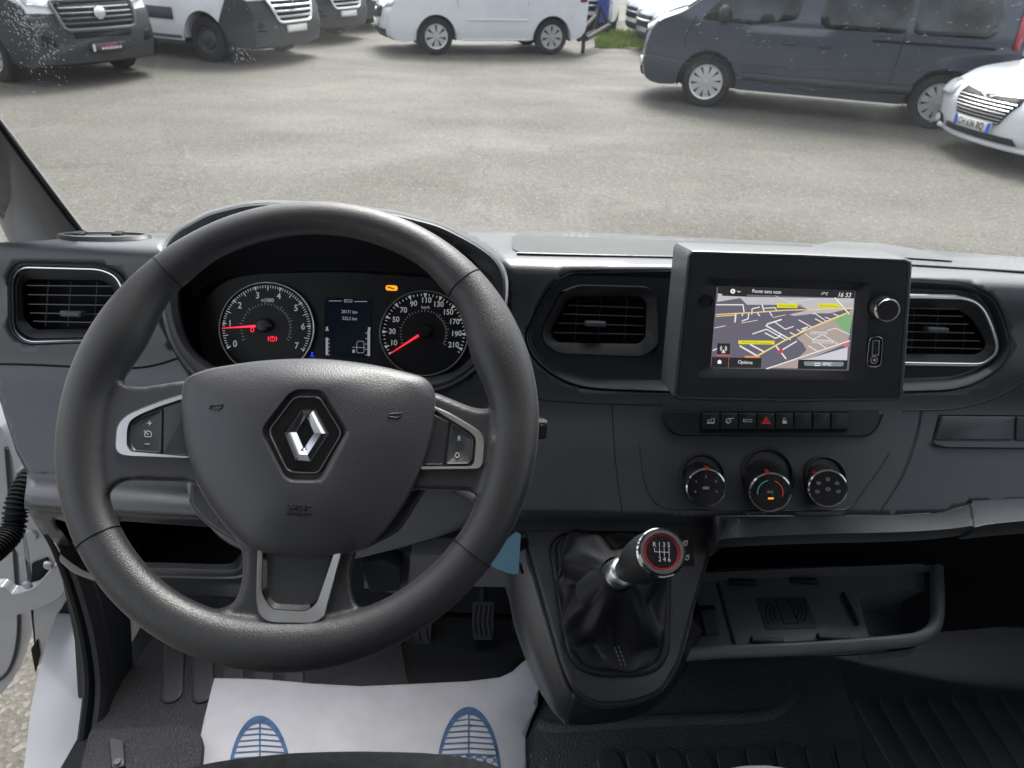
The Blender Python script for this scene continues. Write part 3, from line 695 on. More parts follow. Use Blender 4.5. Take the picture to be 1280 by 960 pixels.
mb.build('centre_shelf', DASH, dash, solid=.004, bevel=.004, sharp=50)
mb = MB()
ra = [Sf(x, y) for x, y in ((1215, 629.5), (1280, 626.5), (1420, 622))]
rb = rowpx([(1216, 657.5), (1280, 651), (1420, 642)], .645); rb2 = [q+V((0, .004, -.004)) for q in rowpx([(1216, 662.5), (1280, 656), (1420, 647)], .645)]; rc = [q+V((0, .012, -.02)) for q in rb2]; rd = [q+V((0, .22, -.05)) for q in rb2]
mb.loops([ [p for p in spline(r_, 3)] for r_ in (ra, rb, rb2, rc, rd)], closed=False); mb.build('passenger_shelf', DASH, dash, solid=.004, bevel=.004, sharp=50)
seam([(1213, 630), (1218, 664)], .0012, fn=lambda x, y: Py(x, y, .69-.045*(y-630)/34))
# face below shelf (dark), around the tray
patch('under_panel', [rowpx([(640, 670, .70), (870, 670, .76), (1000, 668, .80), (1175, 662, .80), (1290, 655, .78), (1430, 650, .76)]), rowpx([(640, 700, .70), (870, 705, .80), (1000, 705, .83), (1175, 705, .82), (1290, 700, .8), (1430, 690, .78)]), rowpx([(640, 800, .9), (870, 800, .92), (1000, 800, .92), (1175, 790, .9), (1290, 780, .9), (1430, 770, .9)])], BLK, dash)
# left: knee ledge and pocket
lk = [rowpx([(35, 594.5), (100, 598), (165, 602), (235, 606), (330, 610), (520, 628)], .70), rowpx([(33, 620), (100, 624), (165, 628), (235, 632), (330, 637), (520, 650)], .655), rowpx([(33, 633), (79, 637), (160, 641), (236, 645), (330, 650), (520, 662)], .65)]
patch('knee_ledge', lk, DASH, dash, ky=2)
mb = MB()
def LK(x, y): return Py(x, y, .655+.0006*(y-635))
pocket = rnd_loop([(149, 651, 6), (280, 660, 4), (330, 664), (330, 690), (301, 694, 6), (288, 708, 8), (175, 704, 8), (146, 660, 6)], 6)
slot = rnd_loop([(69, 648, 4), (84, 653), (96, 676), (90, 680), (70, 655)], 3)
v, f = cdt(dense([(33, 633), (79, 637), (160, 641), (236, 645), (340, 650), (420, 655), (420, 725), (301, 722), (290, 714), (180, 712), (150, 712), (108, 706), (66, 676)], 8), [pocket, slot], 8, LK); mb.add(v, f)
mb.build('knee_panel', DASH, dash, solid=.003, sharp=50)
mb = MB(); mb.loops([[LK(*p) for p in pocket], [LK(*p)+V((0, .15, -.0)) for p in pocket]], False, True); mb.loops([[LK(*p) for p in slot], [LK(*p)+V((0, .05, 0)) for p in slot]], False, True); mb.build('pocket_well', BLK, dash)
patch('pocket_lip', [rowpx([(168, 704), (230, 706), (290, 706.5), (303, 694), (312, 690)], .70), rowpx([(170, 711), (230, 712), (292, 713), (306, 702), (314, 697)], .645), rowpx([(178, 718), (230, 719.5), (294, 720), (310, 712), (320, 706)], .65)], DASH, dash, thick=.003, ky=2)
patch('under_cover', [rowpx([(105, 706), (180, 716), (240, 719), (300, 720), (440, 724)], .66), rowpx([(116, 716), (200, 741), (250, 744), (300, 746), (440, 750)], .74)], DASHD, dash, ky=1)
patch('side_ledge', [rowpx([(66, 676), (84, 678), (104, 684), (118, 692)], .70), rowpx([(74, 691), (88, 702), (106, 713), (132, 722)], .66), rowpx([(78, 700), (92, 712), (110, 720), (136, 728)], .68)], DASH, dash, thick=.003, ky=2)
# column shroud and lower panels right of the column
shroud = thing('column_shroud', Py(420, 640, .62), 'plastic steering column cover visible behind the wheel hub', 'column cover')
mb = MB(); mb.loops([[Py(x, y, Y_) for x, y in rnd_loop(lp, 20)] for lp, Y_ in (([(232, 600), (600, 600), (596, 640), (560, 665), (505, 682), (440, 700), (300, 686), (262, 660), (236, 622)], .60), ([(250, 560), (610, 560), (600, 650), (560, 668), (505, 684), (440, 700), (300, 690), (270, 670), (250, 640)], .76))], True, True); mb.build('lower_cover', SHR, shroud, bevel=.004)
mb = MB(); mb.tube([Py(x, y, Y_) for x, y, Y_ in ((470, 575, .62), (560, 600, .60), (596, 623, .57), (603, 629, .56))], [.010, .009, .0085, .008], 12, flat=.8); stk_ = mb.build('wiper_stalk', SATIN, shroud)
mb = MB(); mb.tube([Py(x, y, Y_) for x, y, Y_ in ((598, 622, .562), (604, 627, .558))], .009, 12); mb.build('stalk_ring', GREYT, stk_)
mb = MB(); mb.tube([Py(x, y, Y_) for x, y, Y_ in ((600, 560, .66), (672, 522, .60), (677, 528, .6), (676, 545, .6))], .006, 10); mb.build('audio_stalk', SATIN, shroud)
patch('shroud_panel', [rowpx([(455, 690, .72), (520, 690, .72), (600, 660, .74), (640, 650, .74)]), rowpx([(455, 735, .70), (520, 742, .70), (600, 720, .72), (650, 712, .73)])], SHR, dash, ky=1)
mb = MB(); poly_px([(513, 694), (600, 692), (650, 690), (655, 735), (560, 733), (510, 732)], lambda x, y: Py(x, y, .70), mb, .03, 3, (0, 1, 0)); mb.build('fuse_cover', SHR, dash)
mb = MB(); poly_px([(452, 704), (478, 700), (500, 712), (500, 738), (462, 742)], lambda x, y: Py(x, y, .69), mb, .03, 3, (0, 1, 0)); mb.build('latch_cover', DASHD, dash)

# ================================================================== INSTRUMENT CLUSTER
cl = thing('instrument_cluster', FC.o, 'hooded instrument cluster with two dials and a small display behind the wheel', 'instrument cluster')
N = 160
A = resample(cl_out, N); B = resample(cl_in, N)
def i2(L, d): return resample([tuple(p) for p in inset([tuple(q) for q in L], d)], N)
def PF(fr, L, w_): return [fr.px(p[0], p[1], w_) for p in L]
back = []
for p in A:
    q = FC.px(p[0], p[1], 0); 
    if p[1] < 330: back.append(V((q.x, 1.02, min(q.z, hdeck(1.02)-.005))))
    else: back.append(on(Sf, -.01)(p[0], p[1]))
crest = [FC.px(p[0], p[1], 0)+V((0, .05, .0)) if p[1] < 330 else on(Sf, .002)(p[0], p[1]) for p in A]
crest = []
for p in A:
    k = smooth((345-p[1])/40); s0 = on(Sf, .002)(p[0], p[1]); s1 = Py(p[0], p[1], FC.px(p[0], p[1], 0).y+.075)
    crest.append(s0.lerp(s1, k) if k > 0 else s0)
mid = resample([tuple(a.lerp(b, .55)) for a, b in zip(A, B)], N)
mb = MB(); mb.loops([back, crest, PF(FC, i2(A, 3.5), .0), ]); mb.build('hood', DASH, cl, sharp=60)
mb = MB(); mb.loops([PF(FC, i2(A, 3.2), -.004), PF(FC, i2(A, 4.6), .004), PF(FC, i2(A, 6.5), .006), PF(FC, mid, .006), PF(FC, B, -.002), PF(FC, i2(B, 1.5), -.012), PF(FC, i2(B, 4), -.09)], False, True); mb.build('hood_rim', DASHD, cl, sharp=40)
DW = -.055
FCd = Fr(FC.p(0, 0, DW), FC.n)
mb = MB(); o = rnd_loop([(255, 372, 20), (285, 348, 20), (330, 342), (430, 340), (545, 348), (600, 362, 20), (618, 400), (606, 450, 20), (580, 476, 20), (300, 480, 20), (262, 460, 20), (248, 420, 20)], 12)
mb.loops([PF(FCd, resample(o, 80), -.02), PF(FCd, resample(o, 80), 0)], False, True); mb.build('dial_plate', mat('dial_plate', (.010, .011, .013), .45, spec=.3), cl)
mb = MB(); mb.loops([[FCd.px(x, y, 0) for x, y in spline([(240, 372), (285, 346), (430, 338), (550, 346), (612, 372)], 6)], [FCd.px(x, y, .004) for x, y in spline([(238, 364), (285, 340), (430, 333), (550, 340), (616, 366)], 6)], [FCd.px(x, y, .05) for x, y in spline([(228, 340), (285, 300), (430, 286), (560, 308), (620, 340)], 6)]], closed=False); mb.build('hood_lining', BLK, cl)
def dial(cx, cy, rx, ry, name, ring_col):
    d = MB(); 
    def E(r_, a, w_=.0): return FCd.px(cx+rx*r_*math.cos(a), cy-ry*r_*math.sin(a), w_)
    n = 96; AA = [2*math.pi*i/n for i in range(n)]
    d.loops([[E(1.0, a, 0) for a in AA], [E(1.0, a, .006) for a in AA], [E(.975, a, .0065) for a in AA], [E(.95, a, .001) for a in AA]], False, True)
    o_ = d.build(name, mat('dial_face', (.007, .008, .010), .4, spec=.3), cl)
    d = MB(); d.tube([E(.985, a, .0066) for a in AA], .0008, 6, closed=True); d.build('bezel_ring', ring_col, o_)
    return o_, E
def ticks(E, a0, da, n, per, big, r0=.90, mbm=None):
    mb = MB()
    for i in range(n+1):
        a = R(a0+da*i)
        if i % per == 0:
            h = R(1.9); mb.add([E(.92, a-h, .0012), E(.92, a+h, .0012), E(.82, a, .0012)], [(0, 1, 2)])
        else:
            l = .81 if big and i % per == big else .865; h = R(.5 if l > .82 else .6)
            mb.add([E(.92, a-h, .0012), E(.92, a+h, .0012), E(l, a+h, .0012), E(l, a-h, .0012)], [(0, 1, 2, 3)])
    return mb
tach, E1 = dial(333, 410.5, 60, 58.5, 'tachometer', mat('ring_grey', (.55, .56, .58), .3, metal=.6))
ticks(E1, 207, -34/10, 70, 10, 5).build('scale', WINK, tach)
mb = MB()
for s, x, y in (('0', 293.8, 430), ('1', 287.5, 404.5), ('2', 299.7, 382), ('3', 321.9, 369.6), ('4', 348.6, 370.4), ('5', 370, 385.3), ('6', 378.8, 408.5), ('7', 370.7, 432.4)): num_geo(mb, FCd, s, x, y, 8, .0012)
text_geo(mb, FCd, 'x1000', 334.5, 375.3, 4.6, .0012, thick=.01); mb.build('numerals', WINK, tach)
def inner_arc(E, cx, a0, da, n, arc0, arc1, par, r_=.50):
    mb = MB()
    for i in range(n+1):
        a = R(a0+da*i); l = r_+(.07 if i % 5 == 0 else .04); h = R(.9); mb.add([E(r_, a-h, .0012), E(r_, a+h, .0012), E(l, a+h*.8, .0012), E(l, a-h*.8, .0012)], [(0, 1, 2, 3)])
    mb.tube([E(r_-.01, R(t), .0013) for t in range(arc1, arc0, 3)], .00035, 4); mb.build('inner_scale', emis('dim_marking', (.5, .5, .53), .12), par)
inner_arc(E1, 333, 207, -7.6, 31, 70, -30, tach)
spd, E2 = dial(530, 416.5, 56, 53.8, 'speedometer', mat('ring_dark', (.22, .23, .24), .35, metal=.6))
ticks(E2, 211.4, -5.6, 43, 999, 0).build('scale', WINK, spd)
mb = MB()
for i in range(11):
    a = R(200.2-22.4*i); h = R(2.4); mb.add([E2(.93, a-h, .0014), E2(.93, a+h, .0014), E2(.81, a, .0014)], [(0, 1, 2)])
mb.build('scale_marks', WINK, spd)
mb = MB()
for s, x, y in (('10', 492, 428.7), ('30', 490.2, 414.4), ('50', 494.8, 399.5), ('70', 504.4, 387.8), ('90', 517, 379.4), ('110', 532.8, 375.4), ('130', 548, 380.5), ('150', 560, 390.3), ('170', 567.8, 402.2), ('190', 570.4, 417), ('210', 567, 431.2)): num_geo(mb, FCd, s, x, y, 6.8, .0012)
text_geo(mb, FCd, 'km/h', 532, 384.2, 3.8, .0012); mb.build('numerals', WINK, spd)
inner_arc(E2, 530, 205, -7.8, 30, 60, -30, spd)
for par, hx, hy, tx, ty, k0 in ((tach, 331.5, 406.8, 277, 410.3, .22), (spd, 532, 413.5, 488.5, 441.5, .20)):
    a, b = FCd.px(hx, hy, .010), FCd.px(tx, ty, .008); d = (b-a); s = FCd.n.cross(d).normalized(); a2 = a+d*k0
    mb = MB(); mb.add([a2+s*.0016, a2-s*.0016, b-s*.0005, b+s*.0005, a2+s*.0013+FCd.n*.0012, a2-s*.0013+FCd.n*.0012, b+FCd.n*.0006], [(0, 1, 2, 3), (4, 5, 6), (0, 4, 6, 3), (1, 2, 6, 5)]); mb.build('needle', RED, par)
    mb = MB(); mb.lathe(FCd.px(hx, hy, 0), FCd.n, [(.009, .0), (.0085, .010), (.0065, .0125), (.003, .013), (0, .013)], 24); mb.box(FCd.px(hx, hy, .0132), .016, .001, .001, FCd.u, FCd.v, FCd.n); mb.build('needle_hub', SATIN if par is tach else BLK, par)
# driver display
mb = MB(); q = rnd_loop([(406, 371.5), (464.5, 374.5), (463, 446), (404.5, 445)], 1); mb.loops([PF(FCd, q, 0), PF(FCd, q, .0015)], False, True); dsp = mb.build('driver_display', emis('lcd_dark', (.0015, .003, .006), 1.0), cl)
mb = MB(); W_ = .0022
text_geo(mb, FCd, 'ECO', 435.3, 376.3, 3.8, W_, thick=.01); text_geo(mb, FCd, '28171 km', 436.8, 390, 4.0, W_, sx=.9, thick=.01); text_geo(mb, FCd, '232.2 km', 437, 398.3, 4.0, W_, sx=.9, thick=.01)
def bar(mb, fr, x0, y0, x1, y1, w_): mb.add([fr.px(x0, y0, w_), fr.px(x1, y0, w_), fr.px(x1, y1, w_), fr.px(x0, y1, w_)], [(0, 1, 2, 3)])
for a in ((411, 375.7, 427, 376.5), (443, 376.5, 459, 377.3), (407, 422, 410.2, 444), (459.3, 413, 462.6, 445)): bar(mb, FCd, *a, W_)
for k in range(5): bar(mb, FCd, 410, 424+k*4.8, 412.5, 424.7+k*4.8, W_); bar(mb, FCd, 456.5, 416+k*6.8, 459.5, 416.8+k*6.8, W_)
bar(mb, FCd, 406.5, 412.5, 411, 413.5, W_); bar(mb, FCd, 407.5, 408.5, 410, 412.5, W_); bar(mb, FCd, 460, 409, 463, 413, W_)
mb.build('readout', emis('lcd_text', (.62, .62, .72), .3), dsp)
mb = MB()
def poly_line(mb, fr, pts, r, w_, closed=False): mb.tube([fr.px(x, y, w_) for x, y in pts], r, 5, closed=closed)
poly_line(mb, FCd, rnd_loop([(446, 429, 1), (447, 426.5, 2), (454, 426.5, 2), (455, 429, 1), (455, 441, 2), (446, 441, 2)], 2), .0003, W_, True); poly_line(mb, FCd, [(440, 434), (457, 434.6)], .0003, W_); bar(mb, FCd, 440.5, 437, 443.5, 441, W_)
mb.build('car_symbol', MT['lcd_text'], dsp)
# warning lamps
mb = MB(); q = rnd_loop([(482, 356.3), (497, 357), (497, 363.6), (482, 363)], 3.2); mb.loops([PF(FCd, q, 0), PF(FCd, q, .001)], False, True); wl = mb.build('service_lamp', emis('amber', (1, .36, .02), .95), cl)
mb = MB(); poly_line(mb, FCd, [(485.5, 359), (489, 360), (493, 361.5)], .0007, .0016); poly_line(mb, FCd, [(484, 357.8), (486, 359), (484.6, 360.6)], .0005, .0016); mb.build('spanner_symbol', BLK, wl)
mb = MB(); poly_line(mb, FCd, oval(340.5, 423.5, 2.9, 2.9, 16), .0006, .0020, True); poly_line(mb, FCd, [(336, 420.5), (335, 423.5), (336, 426.5)], .0006, .002); poly_line(mb, FCd, [(345, 420.5), (346, 423.5), (345, 426.5)], .0006, .002)
poly_line(mb, FCd, [(340.8, 421.5), (340, 424)], .0006, .002); mb.build('brake_lamp', RED, cl)
mb = MB(); poly_line(mb, FCd, rnd_loop([(314, 409.8), (317, 409.8), (317.4, 414.4), (313.6, 414.4)], 1.2), .0006, .003, True); mb.build('seat_belt_lamp', RED, cl)
mb = MB(); poly_line(mb, FCd, [(390, 440), (390, 444)], .0007, .002); poly_line(mb, FCd, [(387.5, 445.6), (389, 444.6), (391, 445.6), (392.6, 444.6)], .0006, .002); poly_line(mb, FCd, [(390, 441.5), (392, 441.5)], .0004, .002); mb.build('coolant_lamp', emis('blue_lamp', (.03, .05, 1), .9), cl)

# ================================================================== STEERING WHEEL
FW = Fr(Pd(371, 549, .59), nel(46))
wheel = thing('steering_wheel', FW.o, 'dark grey leather-grained steering wheel with chrome accents and lozenge emblem', 'steering wheel')
# rim: outer and inner pixel radii per angle (centre 371,549)
def wrad(a):   # a: degrees ccw from +x; half width of the tube
    tab = [(0, .0205), (22, .0250), (44, .0190), (60, .0165), (90, .0160), (120, .0165), (136, .0190), (158, .0250), (180, .0205), (215, .0185), (235, .0185), (270, .0205), (305, .0185), (325, .0185), (360, .0205)]
    for (x0, y0), (x1, y1) in zip(tab, tab[1:]):
        if x0 <= a <= x1: return .93*(y0+(y1-y0)*smooth((a-x0)/(x1-x0)))
NR = 192; RO = .1925
uvL, _ = FW.uv(68, 545); uvR, _ = FW.uv(675, 555); _, vT = FW.uv(371, 255, .0); _, vB = FW.uv(371, 838, .0)
uC = (uvL+uvR)/2; RU = (uvR-uvL)/2-.001; 
vC = (vT+vB)/2
rim_path = []; rim_r = []
for i in range(NR):
    a = 360*i/NR; r_ = wrad(a); rim_r.append(r_)
    rim_path.append((a, r_))
RM = RU
def rimp(a, rr=None, w_=0):
    r_ = wrad(a % 360) if rr is None else rr
    return FW.p(uC+(RM-r_)*math.cos(R(a)), vCC+(RM-r_)*math.sin(R(a)), w_)
vCC = vC
mb = MB(); path = [rimp(a) for a, _ in rim_path]
ls = []
for i, (a, r_) in enumerate(rim_path):
    c = path[i]; rad = FW.u*math.cos(R(a))+FW.v*math.sin(R(a))
    ls.append([c+rad*r_*math.cos(t)+FW.n*r_*.82*math.sin(t) for t in [2*math.pi*k/28 for k in range(28)]])
mb.loops(ls+[ls[0]])
def slab(mb, pts, r, w0, w1, e=.006):
    lp = rnd_loop(pts, r, 8); P = lambda L, w_: [FW.px(p[0], p[1], w_) for p in L]
    k = 1.6
    mb.loops([P(inset(lp, k*2), w0-.000), P(lp, w0+e), P(lp, w1-e), P(inset(lp, k*2), w1)], True, True)
slab(mb, [(100, 470), (132, 462, 10), (150, 479, 18), (172, 485, 20), (230, 476), (320, 470), (320, 640), (234, 602), (152, 600, 20), (132, 622, 22), (105, 640)], 3, -.020, .004)
slab(mb, [(645, 478), (634, 490, 12), (627, 511, 12), (594, 511, 12), (545, 491), (420, 470), (420, 650), (520, 612), (592, 614, 16), (610, 636, 20), (640, 640)], 3, -.020, .004)
slab(mb, [(250, 590), (304, 692), (303, 728, 16), (293, 756, 18), (268, 762, 14), (240, 772), (280, 815), (371, 826), (460, 815), (505, 770), (466, 764, 14), (443, 757, 16), (437, 722, 16), (446, 688), (490, 590)], 3, -.020, .002)
rim_o = mb.build('rim', RIMM, wheel)
rm = rim_o.modifiers.new('remesh', 'REMESH'); rm.mode = 'VOXEL'; rm.voxel_size = .0019; rm.use_smooth_shade = True
sm = rim_o.modifiers.new('smooth', 'SMOOTH'); sm.iterations = 14; sm.factor = .5
for a0, sk in ((44, 0), (136, 0), (215, 0), (325, 0)):
    a = a0; mb = MB(); r_ = wrad(a); c = rimp(a); rad = FW.u*math.cos(R(a))+FW.v*math.sin(R(a)); tan = -FW.u*math.sin(R(a))+FW.v*math.cos(R(a))
    mb.tube([c+rad*(r_-.0001)*math.cos(t)+FW.n*(r_*.82-.0001)*math.sin(t)+tan*.004*math.cos(t)*(1 if a0 < 180 else -1)*0 for t in [2*math.pi*k/40 for k in range(40)]], .00065, 6, closed=True); mb.build('rim_seam', BLK, rim_o)
# airbag pad
FWp = lambda L, w_: [FW.px(p[0], p[1], w_) for p in L]
pad = [(229.5, 473, 10), (258, 461, 20), (326, 450, 30), (399, 447, 40), (472, 456, 30), (534, 472, 14), (545.5, 492, 12), (543, 530, 30), (532, 576, 30), (510, 624, 30), (478, 668, 30), (450, 690, 20), (400, 697, 20), (335, 694, 20), (306, 684, 20), (272, 648, 30), (244, 604, 30), (230, 555, 20), (225, 505, 16)]
pl = resample(rnd_loop(pad, 10), 140)
hexo = resample(rnd_loop([(371, 486), (404, 487), (436, 539), (404, 600.5, 10), (395, 604, 6), (363, 603, 6), (353, 597, 8), (326.5, 545, 8), (328, 533, 8), (360, 492, 6)], 8), 140)
def ip(L, d): return resample([tuple(p) for p in inset([tuple(q) for q in L], d)], 140)
# start points aligned: both start near the top-left corner -> rotate so first point has smallest angle from up-left
def align(L, c, a0=math.radians(215)):
    ang = [abs(((math.atan2(p[1]-c[1], p[0]-c[0])-a0+math.pi) % (2*math.pi))-math.pi) for p in L]; k = ang.index(min(ang)); return L[k:]+L[:k]
cp = (384, 560); pl = align(pl, cp); hexo = align(hexo, (381, 545))
def mixl(A_, B_, t): return [a.lerp(b, t) for a, b in zip(A_, B_)]
ls = [FWp(ip(pl, 1.5), -.030), FWp(pl, -.020), FWp(pl, .004), FWp(ip(pl, .8), .007), FWp(ip(pl, 2.6), .0095)]
def domew(t): return .0095+.0125*(1-(1-t)**2)
i3 = align(ip(pl, 3.0), cp)
for t in (.15, .32, .5, .68, .84, .95, 1.0): ls.append(FWp(mixl(i3, hexo, t), domew(t)))
ls = [align([V(q) for q in l], V((0,)*3)) if False else l for l in ls]
mb = MB(); mb.loops(ls[:4]); 
# inner loops re-aligned by nearest start
def realign(a, b):
    best = min(range(len(b)), key=lambda k: (b[k]-a[0]).length); return b[best:]+b[:best]
L2 = [ls[3]]
for l in ls[4:5]: L2.append(realign(L2[-1], l))
L2.append(realign(L2[-1], ls[5]))
for l in ls[6:]: L2.append(realign(L2[-1], l))
mb.loops(L2)
H = L2[-1]
hw = domew(1)
hx2 = realign(H, FWp(ip(hexo, 1.2), hw-.0012)); hx3 = realign(H, FWp(ip(hexo, 5), hw-.0060)); 
mb.loops([H, hx2, hx3], False, True)
padO = mb.build('airbag_cover', PADM, wheel, sharp=50)
FE = Fr(FW.p(0, 0, hw-.0060), FW.n)
sil = resample(rnd_loop([(374, 495), (400, 495.7), (426, 538), (426, 545, 6), (399, 590, 4), (392, 592, 4), (365, 591, 4), (358, 588, 4), (337, 544, 4), (337, 536, 4), (366, 498, 4)], 5), 100)
mb = MB(); mb.loops([PF(FE, sil, 0), PF(FE, sil, .0022), PF(FE, resample(inset([tuple(p) for p in sil], 1.0), 100), .0026), PF(FE, resample(inset([tuple(p) for p in sil], 1.8), 100), .0016)], False, True); em = mb.build('emblem', PIANO, padO)
mb = MB(); mb.tube([FE.px(p[0], p[1], .0024) for p in resample(inset([tuple(q) for q in sil], .7), 100)], .0006, 6, closed=True); mb.build('emblem_ring', CHRB, em)
Lz = [(376, 510.6), (394, 510.6), (411, 542), (388, 577), (369, 575), (355, 540.5)]; Li = [(381.6, 521.9), (384, 521.9), (392.7, 541.3), (380.5, 560), (379, 560), (370.7, 540.3)]
mb = MB()
Lo = [FE.px(x, y, .0018) for x, y in Lz]; Lm = [FE.px((x+a)/2, (y+b)/2, .0058) for (x, y), (a, b) in zip(Lz, Li)]; Ln = [FE.px(a, b, .0025) for a, b in Li]
mb.loops([Lo, Lm, Ln]); mb.build('lozenge', CHRB, em, sharp=5)
mb = MB(); mb.tube([FE.px(380, 559, .0042), FE.px(370, 576, .0032)], .0005, 6); mb.tube([FE.px(383.5, 522, .0042), FE.px(392, 511.5, .0032)], .0004, 6); mb.build('lozenge_cut', BLK, em)
# embossed lettering and horn marks: raised on the cover
DEB = mat('embossed_skin', (.018, .018, .02), .5, spec=.3)
def padw(px, py):
    """height of the dome at a pixel, by the same loops"""
    best = 1e9; w_ = .016
    for t in [k/20 for k in range(21)]:
        for q in mixl(i3, [V(p) for p in align(list(hexo), cp)], t)[::4]:
            d = (q[0]-px)**2+(q[1]-py)**2
            if d < best: best = d; w_ = domew(t)
    return w_
from mathutils.bvhtree import BVHTree
_pv = [v_.co+wloc(padO) for v_ in padO.data.vertices]; _bvh = BVHTree.FromPolygons(_pv, [tuple(p_.vertices) for p_ in padO.data.polygons])
def onpad(q, e=.0007):
    h = _bvh.ray_cast(CAM, (q-CAM).normalized())
    return h[0]+FW.n*e if h[0] is not None else q
for yy, s_, hpx, sx_ in ((635, 'SRP', 7.5, 1.9), (642.6, 'AIRBAG', 4, 1.75)):
    ww = padw(374, yy); best = None
    fr_ = Fr(FW.p(0, 0, ww+.0016), FW.n); mb = MB(); text_geo(mb, fr_, s_, 374, yy, hpx, .0, sx=sx_); mb.v = [onpad(q) for q in mb.v]; o_ = mb.build('airbag_lettering', DEB, padO, solid=.0006, offs=-1)
for hx_, hy_ in ((271, 509), (494, 519.5)):
    ww = padw(hx_, hy_); fr_ = Fr(FW.p(0, 0, ww+.0008), FW.n); mb = MB()
    mb.tube([onpad(fr_.px(hx_+a, hy_+b, 0), .0002) for a, b in ((-9, 2), (-7, -2), (2, -2.3), (8, -3.2), (6.5, 1), (2, 3), (-6, 1.6))], .0006, 6, closed=True); mb.tube([onpad(fr_.px(hx_-9, hy_+2, 0), .0002), onpad(fr_.px(hx_-5, hy_-1, 0), .0002)], .0005, 6); mb.build('horn_mark', DEB, padO)
# control pods on the spokes
def pod(outer, inner, btn, blank, par, lettering, fr=FW, base=.0045):
    A_ = resample(rnd_loop(outer, 8), 100); B_ = resample(rnd_loop(inner, 6), 100)
    mb = MB(); mb.loops([PF(fr, A_, base-.008), PF(fr, A_, base+.0008), PF(fr, resample(inset([tuple(p) for p in A_], 1.5), 100), base+.0026), PF(fr, B_, base+.0024), PF(fr, B_, base-.002)]); ch = mb.build('spoke_trim', CHR, par)
    mb = MB(); mb.loops([PF(fr, B_, base-.0015), PF(fr, resample(inset([tuple(p) for p in B_], .1), 100), base-.0010)], False, True); mb.build('trim_base', BLK, ch)
    lp = rnd_loop(blank, 2); mb = MB(); mb.loops([PF(fr, lp, base-.001), PF(fr, lp, base+.0012), PF(fr, inset(lp, 1), base+.0018)], False, True); mb.build('blank_key', SATIN, ch)
    lp = rnd_loop(btn, 5); mb = MB(); i4 = inset(lp, 3.2); mb.loops([PF(fr, lp, base-.001), PF(fr, lp, base+.0014), PF(fr, inset(lp, .9), base+.0022), PF(fr, i4, base+.0012)], False, True); bt = mb.build('rocker_key', SATIN, ch)
    mb = MB(); lettering(mb, Fr(fr.p(0, 0, base+.0016), fr.n)); mb.build('key_symbols', emis('key_white', (.8, .82, .85), .3), bt)
def letL(mb, f):
    poly_line(mb, f, [(184, 529), (190, 529)], .0004, 0); poly_line(mb, f, [(187, 526), (187, 532)], .0004, 0); poly_line(mb, f, [(181, 555), (187, 555)], .0004, 0)
    poly_line(mb, f, [(182, 546), (180.6, 543), (182, 539.8), (185, 538.4), (188.4, 540), (189.6, 543), (188.6, 546)], .0004, 0, True); poly_line(mb, f, [(180, 538), (185.5, 543.5)], .0004, 0)
def letR(mb, f): text_geo(mb, f, 'R', 574, 548.3, 6.5, 0, sx=.85); poly_line(mb, f, oval(571.5, 569, 2.3, 3, 16), .0004, 0, True)
pod([(240, 489), (201, 500.6), (176, 510, 10), (156, 519, 8), (145, 532, 8), (143, 561, 6), (149, 569, 6), (162, 571), (240, 574)], [(240, 494.5), (201, 507), (174, 518, 8), (162, 526, 6), (158.5, 536, 5), (158, 557, 5), (163, 564.5, 4), (240, 571)], [(203, 511), (174, 522, 6), (164.5, 529, 5), (162.5, 538, 4), (162, 557, 5), (167, 564.5, 3), (202, 567)], [(240, 498), (204.6, 509), (203.6, 567.5), (240, 569.5)], wheel, letL)
pod([(534, 502), (543.7, 508), (562, 515.5, 10), (594, 534.5, 10), (604, 543, 8), (606.5, 552, 8), (604.5, 581, 8), (599, 587, 6), (520, 588)], [(534, 508), (545, 512.5), (563, 524, 4), (588, 539.8, 6), (594.6, 547, 5), (595, 553, 5), (593, 578, 5), (588.5, 583, 5), (520, 583)], [(563.5, 528), (586, 542, 6), (592, 548, 4), (592.5, 553, 4), (590.5, 575, 5), (586, 580, 4), (556.5, 580.5)], [(534, 514), (561.5, 527), (554.5, 580.5), (520, 580.5)], wheel, letR)
# chrome U on the lower spoke with its dark insert
A_ = resample(rnd_loop([(322, 682), (320, 750, 8), (323, 770, 8), (336, 779, 10), (394, 780, 10), (406, 771, 8), (430, 682)], 4), 100); B_ = resample(rnd_loop([(328, 682), (326.5, 742, 8), (339, 762, 8), (383, 764.5, 8), (396, 755, 8), (421, 682)], 4), 100)
mb = MB(); bs = .0055; mb.loops([PF(FW, A_, bs-.01), PF(FW, A_, bs+.001), PF(FW, resample(inset([tuple(p) for p in A_], 1.5), 100), bs+.003), PF(FW, B_, bs+.0025), PF(FW, B_, bs-.004)]); uo = mb.build('lower_trim', CHR, wheel)
mb = MB(); C_ = resample(rnd_loop([(338, 682), (341, 742, 8), (350, 749, 6), (392, 749, 6), (400, 742, 6), (414, 682)], 4), 100)
mb.loops([PF(FW, B_, bs-.004), PF(FW, resample(inset([tuple(p) for p in B_], 1), 100), bs-.001), PF(FW, C_, bs-.006)]); mb.build('trim_bevel', PIANO, uo)
mb = MB(); mb.loops([PF(FW, C_, bs-.007), PF(FW, resample(inset([tuple(p) for p in C_], .2), 100), bs-.0055)], False, True); mb.build('trim_insert', GREYT, uo)
mb = MB(); mb.lathe(FW.px(372, 759, bs-.003), FW.n, [(.0016, 0), (.0014, .0008), (.0005, .0008)], 12); mb.build('trim_rivet', CHR, uo)
